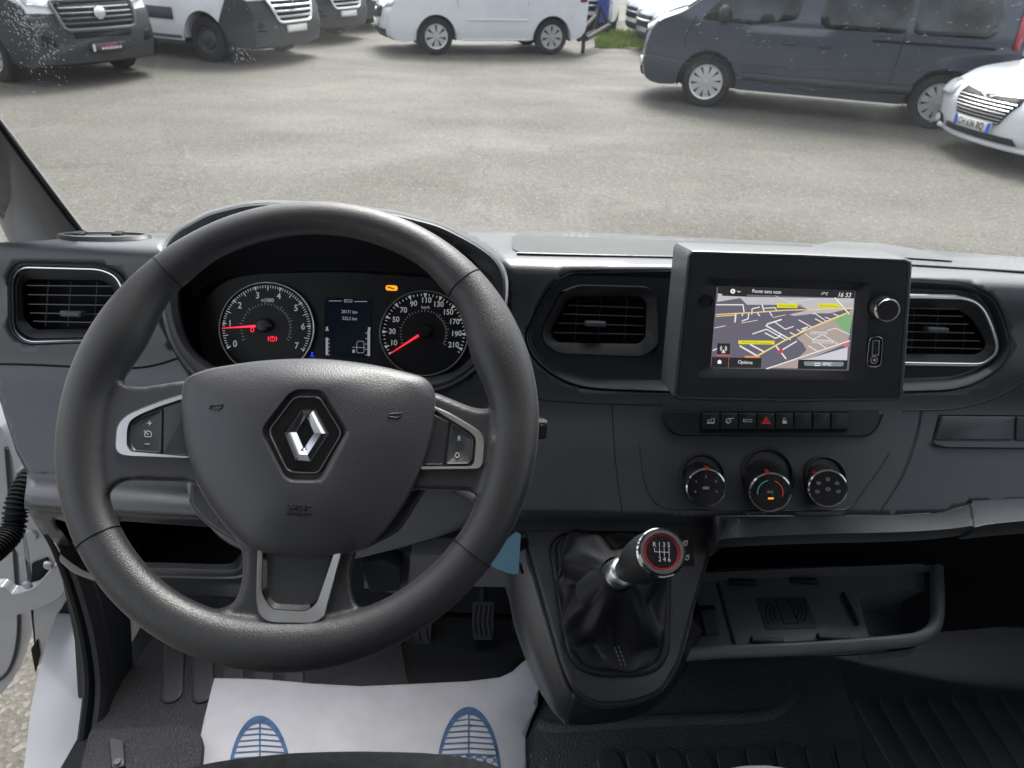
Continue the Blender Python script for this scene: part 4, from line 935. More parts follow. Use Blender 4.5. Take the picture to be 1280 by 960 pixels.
# back of the hub, lightens the gap under the cover
mb = MB(); lp = resample(rnd_loop([(236, 560), (240, 604), (234, 628, 10), (256, 655), (306, 686), (445, 692), (500, 665), (540, 600), (540, 500), (236, 490)], 12), 80); mb.loops([PF(FW, lp, -.022), PF(FW, lp, -.055), PF(FW, shrink(lp, .8), -.09)], True, True); mb.build('hub_back', DASH, wheel, bevel=.004)

# ================================================================== INFOTAINMENT UNIT
FS = Fr(Py(990, 408, .735), nel(13, -3))
ift = thing('infotainment_unit', FS.o, 'boxy black centre display unit showing a navigation map', 'navigation unit')
front = rnd_loop([(860, 312, 7), (1000, 316.5), (1139, 323, 8), (1140, 331), (1134, 420), (1128, 501, 6), (985, 503), (841, 500, 6), (850, 410)], 6)
front = resample(front, 120)
Fi = lambda L, d: resample([tuple(p) for p in inset([tuple(q) for q in L], d)], 120)
rec = resample(rnd_loop([(880, 346, 6), (1087, 352, 6), (1081, 476, 6), (870, 472, 6)], 6), 120)
scr = resample(rnd_loop([(896, 357.5), (1069.5, 363), (1061, 463.5), (888, 460)], 1), 120)
backl = resample(rnd_loop([(834, 326, 5), (858, 312, 5), (1000, 317), (1139, 324, 8), (1134, 420), (1127, 502, 6), (985, 510), (829, 505, 6), (831, 410)], 6), 120)
mb = MB(); sideL = []
for a, b in zip(front, backl): sideL.append(a)
bk = [FS.px(a[0], a[1], 0)-FS.n*.055+FS.u*(-.004 if a[0] < 900 else .0) for a in front]
mb.loops([[FS.px(a[0], a[1], 0)-FS.n*.062-FS.u*.006 if a[0] < 900 else FS.px(a[0], a[1], 0)-FS.n*.062 for a in front], PF(FS, front, -.0035), PF(FS, Fi(front, .8), -.0012), PF(FS, Fi(front, 2.0), 0), PF(FS, Fi(front, 4.4), 0), PF(FS, Fi(front, 4.9), -.0014)], True, False)
hs_ = mb.build('housing', DASH, ift)
mb = MB(); p5 = Fi(front, 5.3)
hole = [tuple(p) for p in rec]; kn = oval(883, 376.5, 8.5, 9, 30)
v, f = cdt([tuple(p) for p in p5], [hole], 14, lambda x, y: FS.px(x, y, 0)); mb.add(v, f)
mb.loops([PF(FS, p5, 0), PF(FS, Fi(front, 4.9), -.0016)])
mb.loops([PF(FS, rec, 0), PF(FS, Fi(rec, 2), -.0008), PF(FS, scr, -.009), PF(FS, Fi(scr, .2), -.012)])
bz = mb.build('bezel', DASHD, ift, sharp=25)
# screen
SCR = .75
FM = Fr(FS.p(0, 0, -.0105), FS.n)
def sp(x, y): return (880+x/6.4, 340+y/6.4)
mb = MB()
sq = [sp(112, 172), sp(1200, 210), sp(1140, 780), sp(60, 765)]; sq = [(894.5, 356), (1071, 361.5), (1062.5, 465), (886.5, 461.5)]
mb.add([FM.px(x, y, 0) for x, y in sq]+[FM.px(x, y, -.002) for x, y in sq], [(0, 1, 2, 3), (7, 6, 5, 4), (0, 4, 5, 1), (1, 5, 6, 2), (2, 6, 7, 3), (3, 7, 4, 0)])
MAPC = .62
scn = mb.build('display', emis('map_ground', (.135, .125, .165), SCR), ift)
lev = [.00006]
def area(nm, col, pts, w_, st=None, lpx=True):
    st = SCR
    mb = MB(); k = [sp(*p) for p in pts]; mb.add([FM.px(x, y, w_) for x, y in k], [tuple(range(len(k)))]); return mb.build(nm, emis('scr_'+nm, col, st), scn)
area('map_haze', (.52, .50, .53), [(112, 172), (345, 200), (1200, 210), (1195, 300), (1060, 300), (830, 295), (770, 262), (345, 262), (290, 208), (130, 235), (106, 240)], .0002)
area('map_built_up', (.42, .34, .31), [(740, 530), (870, 440), (1130, 330), (1200, 290), (1150, 570), (850, 690), (740, 700), (500, 765), (700, 765), (745, 770), (750, 690), (840, 660), (790, 570)], .0003)
area('map_pale_area', (.50, .46, .46), [(680, 340), (860, 300), (1040, 290), (1200, 222), (1193, 285), (1010, 330), (900, 330), (720, 352)], .00035)
area('map_park', (.20, .42, .20), [(1040, 385), (1120, 340), (1182, 330), (1165, 500), (1090, 440)], .0004)
area('map_light', (.60, .60, .66), [(850, 690), (1150, 600), (1140, 780), (745, 770), (760, 700)], .00045)
area('map_red_area', (.55, .17, .20), [(1090, 575), (1163, 548), (1158, 600), (1125, 600)], .0005)
mb = MB()
def road(mb, pts, wd, w_):
    for (x0, y0), (x1, y1) in zip(pts, pts[1:]):
        a = V((x0, y0)); b = V((x1, y1)); d = (b-a).normalized(); n = V((-d.y, d.x))*wd/2; e = d*wd*.3
        mb.add([FM.px(*sp(*q), w_) for q in (a-e+n, b+e+n, b+e-n, a-e-n)], [(0, 1, 2, 3)])
for pts, wd in (([(100, 262), (312, 262), (320, 320)], 9), ([(255, 330), (248, 400)], 12), ([(310, 330), (305, 350)], 10), ([(445, 280), (385, 295), (382, 340)], 8), ([(360, 325), (352, 375), (305, 392)], 9), ([(425, 325), (445, 350)], 9), ([(465, 262), (480, 312)], 10), ([(485, 290), (570, 285), (580, 308)], 7), ([(525, 318), (545, 352)], 9), ([(300, 408), (430, 385)], 4), ([(550, 365), (650, 343)], 4), ([(85, 448), (170, 430)], 5),
    ([(620, 380), (510, 415), (498, 430), (690, 540)], 11), ([(390, 495), (500, 458), (660, 545)], 9), ([(565, 400), (650, 458), (715, 435)], 8), ([(490, 488), (570, 530), (600, 520), (612, 500)], 10), ([(760, 385), (860, 440)], 8), ([(745, 460), (775, 478), (830, 440), (780, 455)], 8), ([(690, 485), (740, 510)], 9), ([(870, 335), (890, 332), (985, 398)], 7), ([(890, 375), (950, 405)], 8), ([(970, 362), (1020, 380)], 7), ([(1035, 335), (1075, 350)], 7), ([(1040, 195), (1160, 335)], 11), ([(740, 555), (630, 620)], 10), ([(575, 592), (655, 692)], 12), ([(288, 592), (420, 668)], 13), ([(370, 580), (475, 635)], 12), ([(72, 628), (100, 615)], 9),
    ([(810, 495), (870, 540), (950, 500), (1070, 575)], 6), ([(985, 470), (1050, 450), (1165, 500)], 6), ([(920, 570), (980, 612)], 7), ([(835, 590), (915, 640)], 7), ([(500, 775), (1165, 550)], 9), ([(570, 190), (680, 240), (900, 215)], 3), ([(680, 240), (850, 300)], 3)): road(mb, pts, wd, .0007)
mb.build('map_streets', emis('scr_street', (.78, .77, .74), SCR), scn)
mb = MB(); road(mb, [(95, 340), (390, 325), (650, 306), (830, 302), (1190, 290)], 8, .0009); road(mb, [(95, 355), (250, 345)], 7, .0009); road(mb, [(420, 675), (650, 545), (870, 440), (1135, 332)], 12, .0009); mb.build('map_main_road', emis('scr_main', (.80, .62, .25), SCR), scn)
mb = MB(); road(mb, [(330, 678), (440, 678)], 14, .001); mb.build('map_route', emis('scr_orange', (.8, .3, .1), SCR), scn)
mb = MB(); road(mb, [(85, 468), (300, 420), (430, 388)], 4, .0008); mb.build('map_rail', emis('scr_brown', (.25, .13, .10), SCR), scn)
mb = MB(); q = [sp(*p) for p in ((580, 642), (610, 618), (620, 632), (640, 634), (612, 655), (605, 640))]; mb.add([FM.px(x, y, .0011) for x, y in q], [tuple(range(6))]); mb.build('position_arrow', emis('scr_red', (.8, .03, .06), SCR), scn)
for s, x, y, x0, y0, x1, y1, c in (('Route de Crillon', 665, 268, 583, 250, 748, 288, 0), ('Route de Tours', 1000, 270, 915, 250, 1082, 286, 0), ('Boulevard Pierre Lefaucheux', 420, 563, 275, 547, 565, 580, 0), ('Rue de Rouen', 915, 488, 850, 475, 985, 502, 1), ('Rue des Coteaux', 950, 555, 868, 540, 1035, 572, 1)):
    mb = MB(); q = [sp(x0, y0), sp(x1, y0+3), sp(x1, y1), sp(x0, y1-3)]; mb.add([FM.px(a, b, .0012) for a, b in q], [(0, 1, 2, 3)]); l_ = mb.build('street_label', emis('scr_lab%d' % c, (.72, .68, .02) if not c else (.62, .58, .56), SCR), scn)
    mb = MB(); text_geo(mb, FM, s, *sp(x, y+3), 2.0, .0014, sx=.9*((x1-x0)/6.4)/(len(s)*1.36)); mb.build('label_text', emis('scr_dark', (.05, .05, .05), SCR), scn)
mb = MB()
for pts in ([(112, 100), (1210, 135), (1202, 212), (1100, 207), (345, 180), (340, 198), (145, 190), (145, 172), (110, 168)], [(65, 680), (460, 690), (455, 768), (55, 766)], [(108, 570), (210, 572), (206, 660), (103, 658)], [(755, 700), (1150, 706), (1142, 782), (748, 775)]): 
    q = [sp(*p) for p in pts]; mb.add([FM.px(x, y, .0016) for x, y in q], [tuple(range(len(q)))])
mb.build('menu_bar', emis('scr_bar', (.022, .022, .024), SCR), scn)
mb = MB(); q = [sp(*p) for p in ((800, 715), (1115, 720), (1118, 745), (1100, 755), (810, 750), (800, 740))]; mb.add([FM.px(x, y, .0018) for x, y in q], [tuple(range(6))]); mb.build('radio_key', emis('scr_key', (.20, .25, .28), SCR), scn)
mb = MB(); road(mb, [(103, 665), (207, 667)], 12, .0018); road(mb, [(200, 682), (195, 762)], 4, .0018); mb.build('menu_line', emis('scr_rd', (.55, .10, .08), SCR), scn)
mb = MB(); text_geo(mb, FM, 'Route sans nom', *sp(502, 157), 4.6, .002, sx=.88); text_geo(mb, FM, '17°C', *sp(962, 174), 3.6, .002, sx=.85, shear=.2); text_geo(mb, FM, '16 53', *sp(1122, 185), 6.0, .002, sx=.9, shear=.15); text_geo(mb, FM, 'Options', *sp(330, 723), 4.6, .002, sx=.88); text_geo(mb, FM, 'RMC', *sp(985, 738), 4.4, .002, sx=.9, shear=.2)
mb.tube([FM.px(*sp(x, y), .002) for x, y in oval(231, 154, 13, 13, 16)], .0009, 6, closed=True); poly_line(mb, FM, [sp(266, 152), sp(279, 162), sp(292, 153)], .0004, .002)
q = [sp(*p) for p in ((104, 718), (124, 700), (144, 718), (138, 718), (138, 734), (110, 734), (110, 718))]; mb.add([FM.px(x, y, .002) for x, y in q], [tuple(range(7))])
q = [sp(*p) for p in ((156, 618), (172, 652), (156, 644), (140, 652))]; mb.add([FM.px(x, y, .002) for x, y in q], [(0, 1, 2, 3)])
for s_ in (-1, 1):
    for r_ in (16, 26): poly_line(mb, FM, [sp(156+s_*r_*math.cos(t), 612+r_*math.sin(t)) for t in (-.9, -.4, 0, .5, .9)], .0003, .002)
poly_line(mb, FM, [sp(*p) for p in ((886, 730), (886, 748), (926, 748), (926, 730))], .0005, .002, True)
mb.build('menu_text', emis('scr_white', (.85, .86, .87), SCR), scn)
# knobs and socket
mb = MB(); c = FS.px(883, 376.5, 0); mb.lathe(c, FS.n, [(.0075, -.001), (.0075, .0018), (.0062, .002), (.0055, .0006), (.0035, .0006), (.003, .0016), (0, .0016)], 28); mb.build('power_key', PIANO, ift)
c = FS.px(1100, 383, 0); mb = MB(); mb.lathe(c, FS.n, [(.0145, -.001), (.0145, .002), (.0128, .002), (.0126, .018), (.012, .020), (.010, .0205)], 36); kk = mb.build('volume_knob', SATIN, ift)
mb = MB(); mb.lathe(c, FS.n, [(.0128, .0170), (.0129, .0195), (.0120, .0213), (.0108, .0211)], 36); mb.build('knob_ring', CHRB, kk); mb = MB(); mb.lathe(c, FS.n, [(.0109, .0207), (.0106, .0213), (0, .0217)], 36); mb.build('knob_face', PIANO, kk)
mb = MB(); lp = rnd_loop([(1086, 420, 8), (1105, 420, 8), (1102, 460, 8), (1082, 459, 8)], 8); mb.loops([PF(FS, lp, -.002), PF(FS, lp, .0025), PF(FS, inset(lp, 1.6), .0028), PF(FS, inset(lp, 2.6), .0008)], False, True); us = mb.build('media_socket', PIANO, ift)
mb = MB(); mb.tube([FS.px(x, y, .0026) for x, y in inset(lp, 1.2)], .0003, 4, closed=True); mb.tube([FS.px(x, y, .0018) for x, y in rnd_loop([(1091, 426), (1099, 426), (1098, 444), (1090, 444)], 1)], .0005, 5, closed=True); mb.tube([FS.px(x, y, .0018) for x, y in oval(1092.5, 450, 4.2, 4.2, 20)], .0005, 5, closed=True); mb.lathe(FS.px(1092.5, 450, .0012), FS.n, [(.0015, 0), (.0015, .001), (0, .001)], 12); mb.build('socket_rim', CHR, us)

# button strip under the unit
FB = FrS(966, 527)
strp = thing('switch_strip', FB.o, 'row of small black push switches below the navigation unit', 'switch panel')
lp = rnd_loop([(826, 514, 4), (1104, 513, 4), (1097, 534, 8), (1086, 546, 8), (845, 545, 8), (832, 534, 8)], 6); lp = resample(lp, 90)
mb = MB(); j = lambda d: resample([tuple(p) for p in inset([tuple(q) for q in lp], d)], 90)
mb.loops([[on(Sf, 0)(*p) for p in lp], [on(Sf, .004)(*p) for p in lp], PF(FB, j(1.5), .008), PF(FB, j(3.5), .008), ], False, True); mb.build('strip_body', SATIN, strp)
mb = MB(); q = [(876, 514.5), (1060, 514.5), (1058, 541), (874, 541)]; mb.loops([PF(FB, q, .008), PF(FB, q, .0084)], False, True); mb.build('strip_recess', BLK, strp)
ICO = MT['key_white']; icons = {}
for i in range(8):
    x = 888.6+i*23.05; mb = MB(); q = rnd_loop([(x-10.8, 516.5), (x+10.8, 516.5), (x+10.4, 537), (x-11.2, 537)], 1.2)
    mb.loops([PF(FB, q, .0084), PF(FB, q, .012), PF(FB, inset(q, 1), .0128)], False, True); b_ = mb.build('push_switch', mat('switch_black', (.014, .015, .018), .5, spec=.3), strp)
    mb = MB(); y = 526; k = .0131
    if i == 0: poly_line(mb, FB, [(x-4, y+3), (x-3, y-2), (x, y+1), (x+1, y-3), (x+4, y-3), (x+4, y+3)], .0004, k); bar(mb, FB, x-5, y+2, x+4, y+3.4, k)
    elif i == 1: poly_line(mb, FB, oval(x-1, y, 3, 3, 12), .0004, k, True); poly_line(mb, FB, [(x+1, y-3), (x+6, y-3)], .0004, k); poly_line(mb, FB, [(x-4, y+3), (x+2, y-3)], .0003, k)
    elif i == 2: text_geo(mb, FB, 'ECO', x, y, 4.2, k)
    elif i == 3:
        poly_line(mb, FB, [(x-5, y+3.5), (x, y-4.5), (x+5, y+3.5)], .0006, k, True); poly_line(mb, FB, [(x-2.4, y+2), (x, y-1.6), (x+2.4, y+2)], .0005, k, True)
    elif i == 4: bar(mb, FB, x-2.6, y-.5, x+2.6, y+3.6, k); poly_line(mb, FB, [(x-1.6, y-.6), (x-1.6, y-3), (x+1.2, y-3.2)], .0004, k)
    if mb.v: mb.build('switch_symbol', emis('icon_grey', (.5, .52, .55), .25) if i != 3 else emis('hazard_red', (.8, .05, .06), .4), b_)
# climate knobs
def knob(nm, cx, cy, bx, by, rb, rf, ptr, lab, deco):
    fr = FrS(bx, by); c0 = on(Sf, 0)(bx, by); ax = None
    d = .030; n_ = fr.n
    # axis runs from the base pixel to the face pixel
    fcen = Fr(c0+n_*d, n_).px(cx, cy, 0); ax = (fcen-c0).normalized(); k = fr.mpp(bx, by); r0, r1 = rb*k, rf*k*.97; L = (fcen-c0).length
    t = thing(nm, c0, lab, 'control knob', 'rotary climate knobs'); mb = MB()
    mb.lathe(c0, n_, [(r0*1.10, -.003), (r0*1.10, .002), (r0*1.02, .005), (r0*.95, .0055), (r0*.9, .003)], 48); mb.build('mount', SATIN, t)
    ax = (ax*.6+n_*.4).normalized(); c0 = fcen-ax*L; mb = MB(); mb.lathe(c0, ax, [(r0*.90, -.004), (r0*.90, .002), (r0*.86, L*.4), (r1*1.0, L-.004), (r1*.97, L-.001), (r1*.95, L)], 48)
    kb = mb.build('grip', SATIN, t)
    mb = MB(); mb.lathe(c0, ax, [(r1*1.0, L-.006), (r1*1.02, L-.003), (r1*1.0, L-.0005), (r1*.93, L+.0004), (r1*.91, L-.0008)], 48); mb.build('chrome_ring', CHRB, kb)
    mb = MB(); mb.lathe(c0, ax, [(r1*.92, L-.0012), (0.0001, L-.0010)], 48); fc = mb.build('face', PIANO, kb)
    ff = Fr(c0+ax*(L-.0006), ax)
    a, b = ptr; mb = MB(); p0 = Fr(c0+ax*(L+.0002), ax).px(*a); mb2 = [p0, p0+(Fr(c0, ax).v*.0)-ax*.012]
    rad = (p0-(c0+ax*(L+.0002))); rad = rad.normalized(); pos = c0+ax*(L-.004)+rad*r1*.98
    mb.box(pos+rad*.0006, .0035, .0026, .014, ax.cross(rad), rad, ax, b=.0006); mb.build('pointer', REDP, kb)
    mb = MB(); deco(mb, ff, cx, cy); mb.build('dial_marks', emis('dim_white', (.5, .53, .55), .22), fc); return kb, ff
def dot(mb, f, x, y, s=1.6): poly_line(mb, f, oval(x, y, s, s*.7, 8), .0003, 0, True)
def dk1(mb, f, x, y):
    for k, s in enumerate(('0', '1', '2', '3', '4')): a = R(205-k*57.5); text_geo(mb, f, s, x+14.5*math.cos(a)+(0), y-13*math.sin(a)-1, 3.0, 0)
    text_geo(mb, f, '0', x, y+0, .1, 0); dot(mb, f, x-2, y, 2); dot(mb, f, x+2, y, 2); poly_line(mb, f, [(x-4, y), (x+4, y)], .0002, 0)
def dk2(mb, f, x, y): text_geo(mb, f, 'A/C', x, y-.5, 3.6, 0)
def dk3(mb, f, x, y):
    for k in range(5): a = R(200-k*55); dot(mb, f, x+14*math.cos(a), y-11.5*math.sin(a), 2.3); 
    dot(mb, f, x, y+1, 2.6)
knob('climate_knob', 882.5, 610, 878, 595, 27, 24.5, ((884, 588), 0), 'left rotary knob with fan speed numbers, red pointer at top', dk1)
kb2, ff2 = knob('climate_knob', 963, 615.5, 960, 592, 31, 25.5, ((960, 594), 0), 'middle and largest rotary knob marked A/C with temperature arc', dk2)
mb = MB(); poly_line(mb, ff2, [(963+16*math.cos(R(t)), 615.5-15*math.sin(R(t))) for t in range(100, 200, 10)], .0004, 0); mb.build('cool_arc', emis('teal', (.08, .4, .35), .4), kb2)
mb = MB(); poly_line(mb, ff2, [(963+16*math.cos(R(t)), 615.5-15*math.sin(R(t))) for t in range(-20, 80, 10)], .0004, 0); mb.build('warm_arc', emis('warmred', (.5, .05, .04), .5), kb2)
mb = MB(); bar(mb, ff2, 960, 622, 967, 624, 0); mb.build('ac_lamp', MT['amber'], kb2)
knob('climate_knob', 1035, 610.5, 1031, 596, 25, 23.5, ((1022, 595), 0), 'right rotary knob with air direction symbols, red pointer at upper left', dk3)

# ================================================================== GEAR CONSOLE
FG = Fr(Pd(760, 760, .90), nel(52))
con = thing('gear_console', FG.o, 'dark grey console pedestal carrying the gear lever below the dashboard', 'centre console')
bo = [(688, 683, 14), (700, 670, 10), (712, 667), (800, 667), (838, 668), (836, 733), (834, 818, 12), (822, 836, 12), (800, 843), (751, 844), (724, 836, 14), (711, 816, 14)]
bo = resample(rnd_loop(bo, 8), 120)
co = resample(rnd_loop([(652, 660, 8), (668, 652), (760, 650), (893, 650, 3), (893, 678), (868, 760), (851, 826), (828, 866, 16), (790, 880, 20), (745, 882, 14), (716, 866, 18), (700, 828), (675, 740)], 8), 120)
cg = lambda L, c=(765, 757): align(list(L), c, math.radians(225))
bo, co = cg(bo), cg(co)
j2 = lambda L, d: cg(resample([tuple(p) for p in inset([tuple(q) for q in L], d)], 120))
low = [FG.px(p[0], p[1], 0) for p in co]; low = [V((q.x*.92+FG.o.x*.08, q.y+.10, q.z-.16)) for q in low]
mb = MB(); mb.loops([low, PF(FG, co, -.012), PF(FG, j2(co, 2), -.003), PF(FG, j2(co, 5), 0), PF(FG, j2(bo, -6), 0), PF(FG, j2(bo, -1), -.0015), PF(FG, bo, -.004), PF(FG, j2(bo, 4), -.05)]); mb.build('pedestal', DASH, con, sharp=40)
mb = MB(); tp = [(640, 650), (668, 652), (720, 651), (800, 652), (850, 653), (893, 655)]
mb.loops([spline([Sf(x, 641) for x, y in tp], 4), spline([Sf(x, 643).lerp(FG.px(x, y+1, .0), .5)+V((0, .004, 0)) for x, y in tp], 4), spline([FG.px(x, y+1, .0005) for x, y in tp], 4), spline([FG.px(x, y+12, .0012) for x, y in tp], 4), spline([FG.px(x, y+16, -.004) for x, y in tp], 4)], closed=False); mb.build('console_blend', DASH, con, sharp=60)
# pale left flank of the pedestal
lf = [[FG.px(x, y, w_) for x, y, w_ in r_] for r_ in (
    [(648, 658, -.012), (662, 700, -.010), (680, 760, -.010), (698, 825, -.010), (712, 862, -.012), (728, 872, -.014)],
    [(630, 662, -.035), (640, 720, -.04), (660, 800, -.04), (684, 866, -.045), (700, 896, -.05), (718, 903, -.05)],
    [(600, 668, -.10), (632, 735, -.11), (645, 790, -.11), (668, 850, -.11), (688, 885, -.10), (706, 905, -.10)])]
mb = MB(); mb.loops(grid_rows(lf, 4, 4), closed=False); mb.build('side_flank', DASH, con, solid=.004, sharp=60)
fl = [[FG.px(x, y, w_) for x, y, w_ in r_] for r_ in (
    [(716, 866, -.012), (745, 882, -.012), (790, 880, -.012), (828, 864, -.012), (851, 826, -.012), (866, 770, -.012)],
    [(706, 904, -.055), (745, 904, -.05), (786, 897, -.05), (822, 878, -.05), (850, 836, -.045), (872, 780, -.04)],
    [(716, 905, -.14), (745, 905, -.14), (786, 898, -.14), (824, 880, -.14), (856, 840, -.14), (880, 790, -.12)])]
mb = MB(); mb.loops(grid_rows(fl, 4, 4), closed=False); mb.build('front_face', DASHD, con, solid=.004, sharp=60)
mb = MB(); q = rnd_loop([(855, 668), (861, 667), (868, 706), (849, 706)], 1); mb.loops([PF(FG, q, -.001), PF(FG, q, .002)], False, True); sw = mb.build('console_switch', SATIN, con)
mb = MB(); q = rnd_loop([(848, 667), (864, 667), (868, 707), (846, 707)], 1.5); mb.loops([PF(FG, q, -.001), PF(FG, q, .0024)], False, True); mb.build('switch_plate', PIANO, con)
mb = MB()
for x, y in ((857, 679), (859, 697)): poly_line(mb, FG, oval(x-.5, y, 2.6, 3.0, 12), .00045, .0026, True); poly_line(mb, FG, [(x-4, y+3), (x+3, y-4)], .00035, .0026)
mb.build('switch_symbols', MT['dim_white'], con)
# lever: boot, stem, knob
lever = thing('gear_lever', FG.px(765, 780, 0), 'gear lever with round knob, red ring and creased leather boot', 'gear lever')
kc = Pd(827, 690, .735)          # centre of the knob top
kn = (CAM-kc).normalized(); kn = (kn*.5+V((.22, -.45, .80))*.5).normalized(); KS = .87
kb_ = Pd(772, 718, .80)          # collar end
ax = (kc-kb_).normalized()
mb = MB(); N3 = 72
bst = cg(resample(j2(bo, 3), N3)); top_c = kb_
ls = []
rl = random.Random(5)
steps = [(0, 0.0), (.03, .004), (.10, .010), (.25, .016), (.42, .030), (.6, .048), (.78, .07), (.92, .09), (1, .1)]
basec = sum((FG.px(p[0], p[1], 0) for p in bst), V((0, 0, 0)))/N3
nrm = FG.n
for k, (t, h) in enumerate(steps):
    row = []
    for i, p in enumerate(bst):
        b = FG.px(p[0], p[1], -.002); ang = 2*math.pi*i/N3
        ro = .019; ring = top_c+(FG.u*math.cos(ang+R(225)-0)*ro*1+FG.v*(-math.sin(ang+R(225)))*ro)
        e = t**.75; q = b.lerp(ring, t)
        sag = -.055*math.sin(math.pi*t)**1.2+.012*math.sin(math.pi*min(1, t*2.4))**2*(t < .42)
        fold = abs(math.sin(ang*2+t*2.0))**.6*.020*math.sin(math.pi*t)+math.sin(ang*7-t*6+1)*.006*math.sin(math.pi*t)**1.3+.003*math.sin(ang*13+t*9)*math.sin(math.pi*t)
        rad = (q-(basec.lerp(top_c, t))); rad = rad.normalized() if rad.length > 1e-5 else V((0, 0, 0))
        row.append(q+nrm*(sag+fold*.6)+rad*fold*1.1)
    ls.append(row)
mb.loops(ls); mb.build('boot', LEATH, lever, sub=2, sharp=180)
mb = MB(); mb.tube([FG.px(p[0], p[1], .001) for p in j2(bo, 2)], .004, 10, closed=True, flat=.8); mb.build('boot_frame', SATIN, lever)
mb = MB()
for s_ in (-1, 1):
    for k in range(9):
        t0 = k/9; t1 = (k+.6)/9; f_ = lambda t: (763+s_*2.6+t*17, 787+t*47)
        a, b = f_(t0), f_(t1); w_ = lambda t: .004-.012*(1-t)+.004*math.sin(t*3.1)
        mb.tube([FG.px(*a, w_(t0)+.014), FG.px(*b, w_(t1)+.014)], .0005, 5)
mb.build('boot_stitching', mat('thread', (.35, .36, .38), .7), lever)
mb = MB(); up0 = (kb_-ax*.05)
mb.tube([kb_-ax*.055+V((0, 0, -.01)), kb_-ax*.03, kb_], [.020, .019, .0165], 20); mb.build('boot_neck', LEATH, lever)
mb = MB(); mb.lathe(kb_, ax, [(.0145, -.004), (.0165, .0), (.0165, .010), (.0145, .014), (.012, .016)], 36); mb.build('collar', CHR, lever)
hk = .016
mb = MB(); bs_ = kc-kn*.040
prof = [(.0135, -.012), (.0165, -.004), (.0225, .004), (.0272, .014), (.0290, .022), (.0282, .030), (.0265, .034)]
ls = []
for r_, z in prof:
    t = (z+.012)/.046; d_ = (ax*(1-t)+kn*t).normalized(); c_ = (kb_+ax*.012).lerp(kc-kn*.006, t)
    r_ *= .88; a_ = (V((1, 0, 0))-d_*d_.x).normalized(); b_ = d_.cross(a_); ls.append([c_+(a_*math.cos(q)+b_*math.sin(q))*r_ for q in [2*math.pi*i/40 for i in range(40)]])
mb.loops(ls, True, True); kg = mb.build('knob', LEATH, lever)
mb = MB(); mb.lathe(kc, kn, [(0.02306, -0.0088), (0.02446, -0.00616), (0.02464, -0.00352), (0.02306, -0.00194), (0.02323, -0.00088), (0.02156, 0.00246), (0.0183, 0.00264), (0.01742, 0.00088)], 48); mb.build('knob_ring', CHRB, kg)
mb = MB(); mb.lathe(kc, kn, [(0.01751, 0.00106), (0.01725, 0.00141), (0.01584, 0.00141)], 48); mb.build('red_ring', mat('red_ring', (.32, .01, .02), .35), kg)
mb = MB(); mb.lathe(kc, kn, [(0.01602, 0.00123), (0.01566, 0.00167), (0.0, 0.00194)], 48); kf = mb.build('knob_face', PIANO, kg)
FK = Fr(kc+kn*.0026, kn, (Pp(860, 689.5, kc, kn)-Pp(800, 687, kc, kn)))
mb = MB(); cx, cy = 832, 688
ocx, ocy = None, None
KX = lambda u_, v_: FK.p(u_*.00092, v_*.00092, 0)
for s_, u_, v_ in (('R', -8.2, 7.2), ('1', -2.8, 7.2), ('3', 2.2, 7.2), ('5', 7.4, 7.2), ('2', -2.8, -8.2), ('4', 2.2, -8.2), ('6', 7.4, -8.2)): text_geo(mb, FK, s_, 0, 0, 0, 0, uv=(u_*.00092, v_*.00092), h=.0048, sx=.9)
for a, b in (((-8.2, 4), (-8.2, -.4)), ((-8.2, -.4), (7.4, -.4)), ((-2.8, 4), (-2.8, -4.8)), ((2.2, 4), (2.2, -4.8)), ((7.4, 4), (7.4, -4.8))): mb.tube([KX(*a), KX(*b)], .00028, 5)
mb.build('shift_pattern', MT['key_white'], kf)

# ================================================================== STORAGE TRAY
TZ = 1.95-.80
tray = thing('storage_tray', Pz(1020, 760, TZ), 'open storage tray with phone charging mat and cup well right of the gear console', 'tray')
pt = lambda x, y, dz=0: Pz(x, y, TZ+dz)
rimo = [(866, 712), (1166, 700), (1176, 701, 4), (1179, 779, 16), (1168, 799, 14), (1143, 808, 20), (1036, 815), (940, 820), (854, 824)]
rimi = [(876, 716), (1164, 704), (1167, 706, 3), (1167, 775, 14), (1158, 790, 12), (1125, 796.5, 14), (1020, 801.5), (892, 807.5), (864, 811)]
RO_ = resample(rnd_loop(rimo, 4), 120); RI_ = resample(rnd_loop(rimi, 4), 120)
TF = .022
mb = MB(); q0 = lambda L, dz: [pt(p[0], p[1], dz) for p in L]
ini = lambda L, d: resample([tuple(p) for p in inset([tuple(q) for q in L], d)], 120)
dn = [pt(p[0], p[1], TF) for p in RO_]; dc = sum(dn, V((0, 0, 0)))/len(dn); dn = [q.lerp(dc, .2)+V((0, .015, -.05)) for q in dn]
mb.loops([dn, [q.lerp(dc, .05)+V((0, 0, -.012)) for q in [pt(p[0], p[1], TF) for p in RO_]]]); mb.build('tray_body', DASHD, tray)
lipp = [pt(x, y, TF-.007) for x, y in spline([(846, 820), (900, 815), (960, 813), (1036, 809), (1100, 804), (1140, 800), (1160, 792), (1170, 778), (1172.5, 750), (1171, 706)], 6)]
mb = MB(); mb.tube(lipp, .0085, 16, flat=1.0, up=(0, 0, 1)); mb.build('tray_rim', TRAYM, tray, sharp=60)
floor_o = resample(rnd_loop([(880, 716), (1166, 706), (1167, 775, 14), (1158, 790, 12), (1125, 796.5, 14), (1020, 801.5), (892, 807.5), (866, 811)], 3), 120)
fo = [pt(p[0], p[1], 0) for p in ini(RI_, -1)]
inn = [FGp for FGp in [pt(p[0], p[1], TF-.0005) for p in RI_]]; flo = [V((q.x, q.y, TZ-.001)) for q in inn]
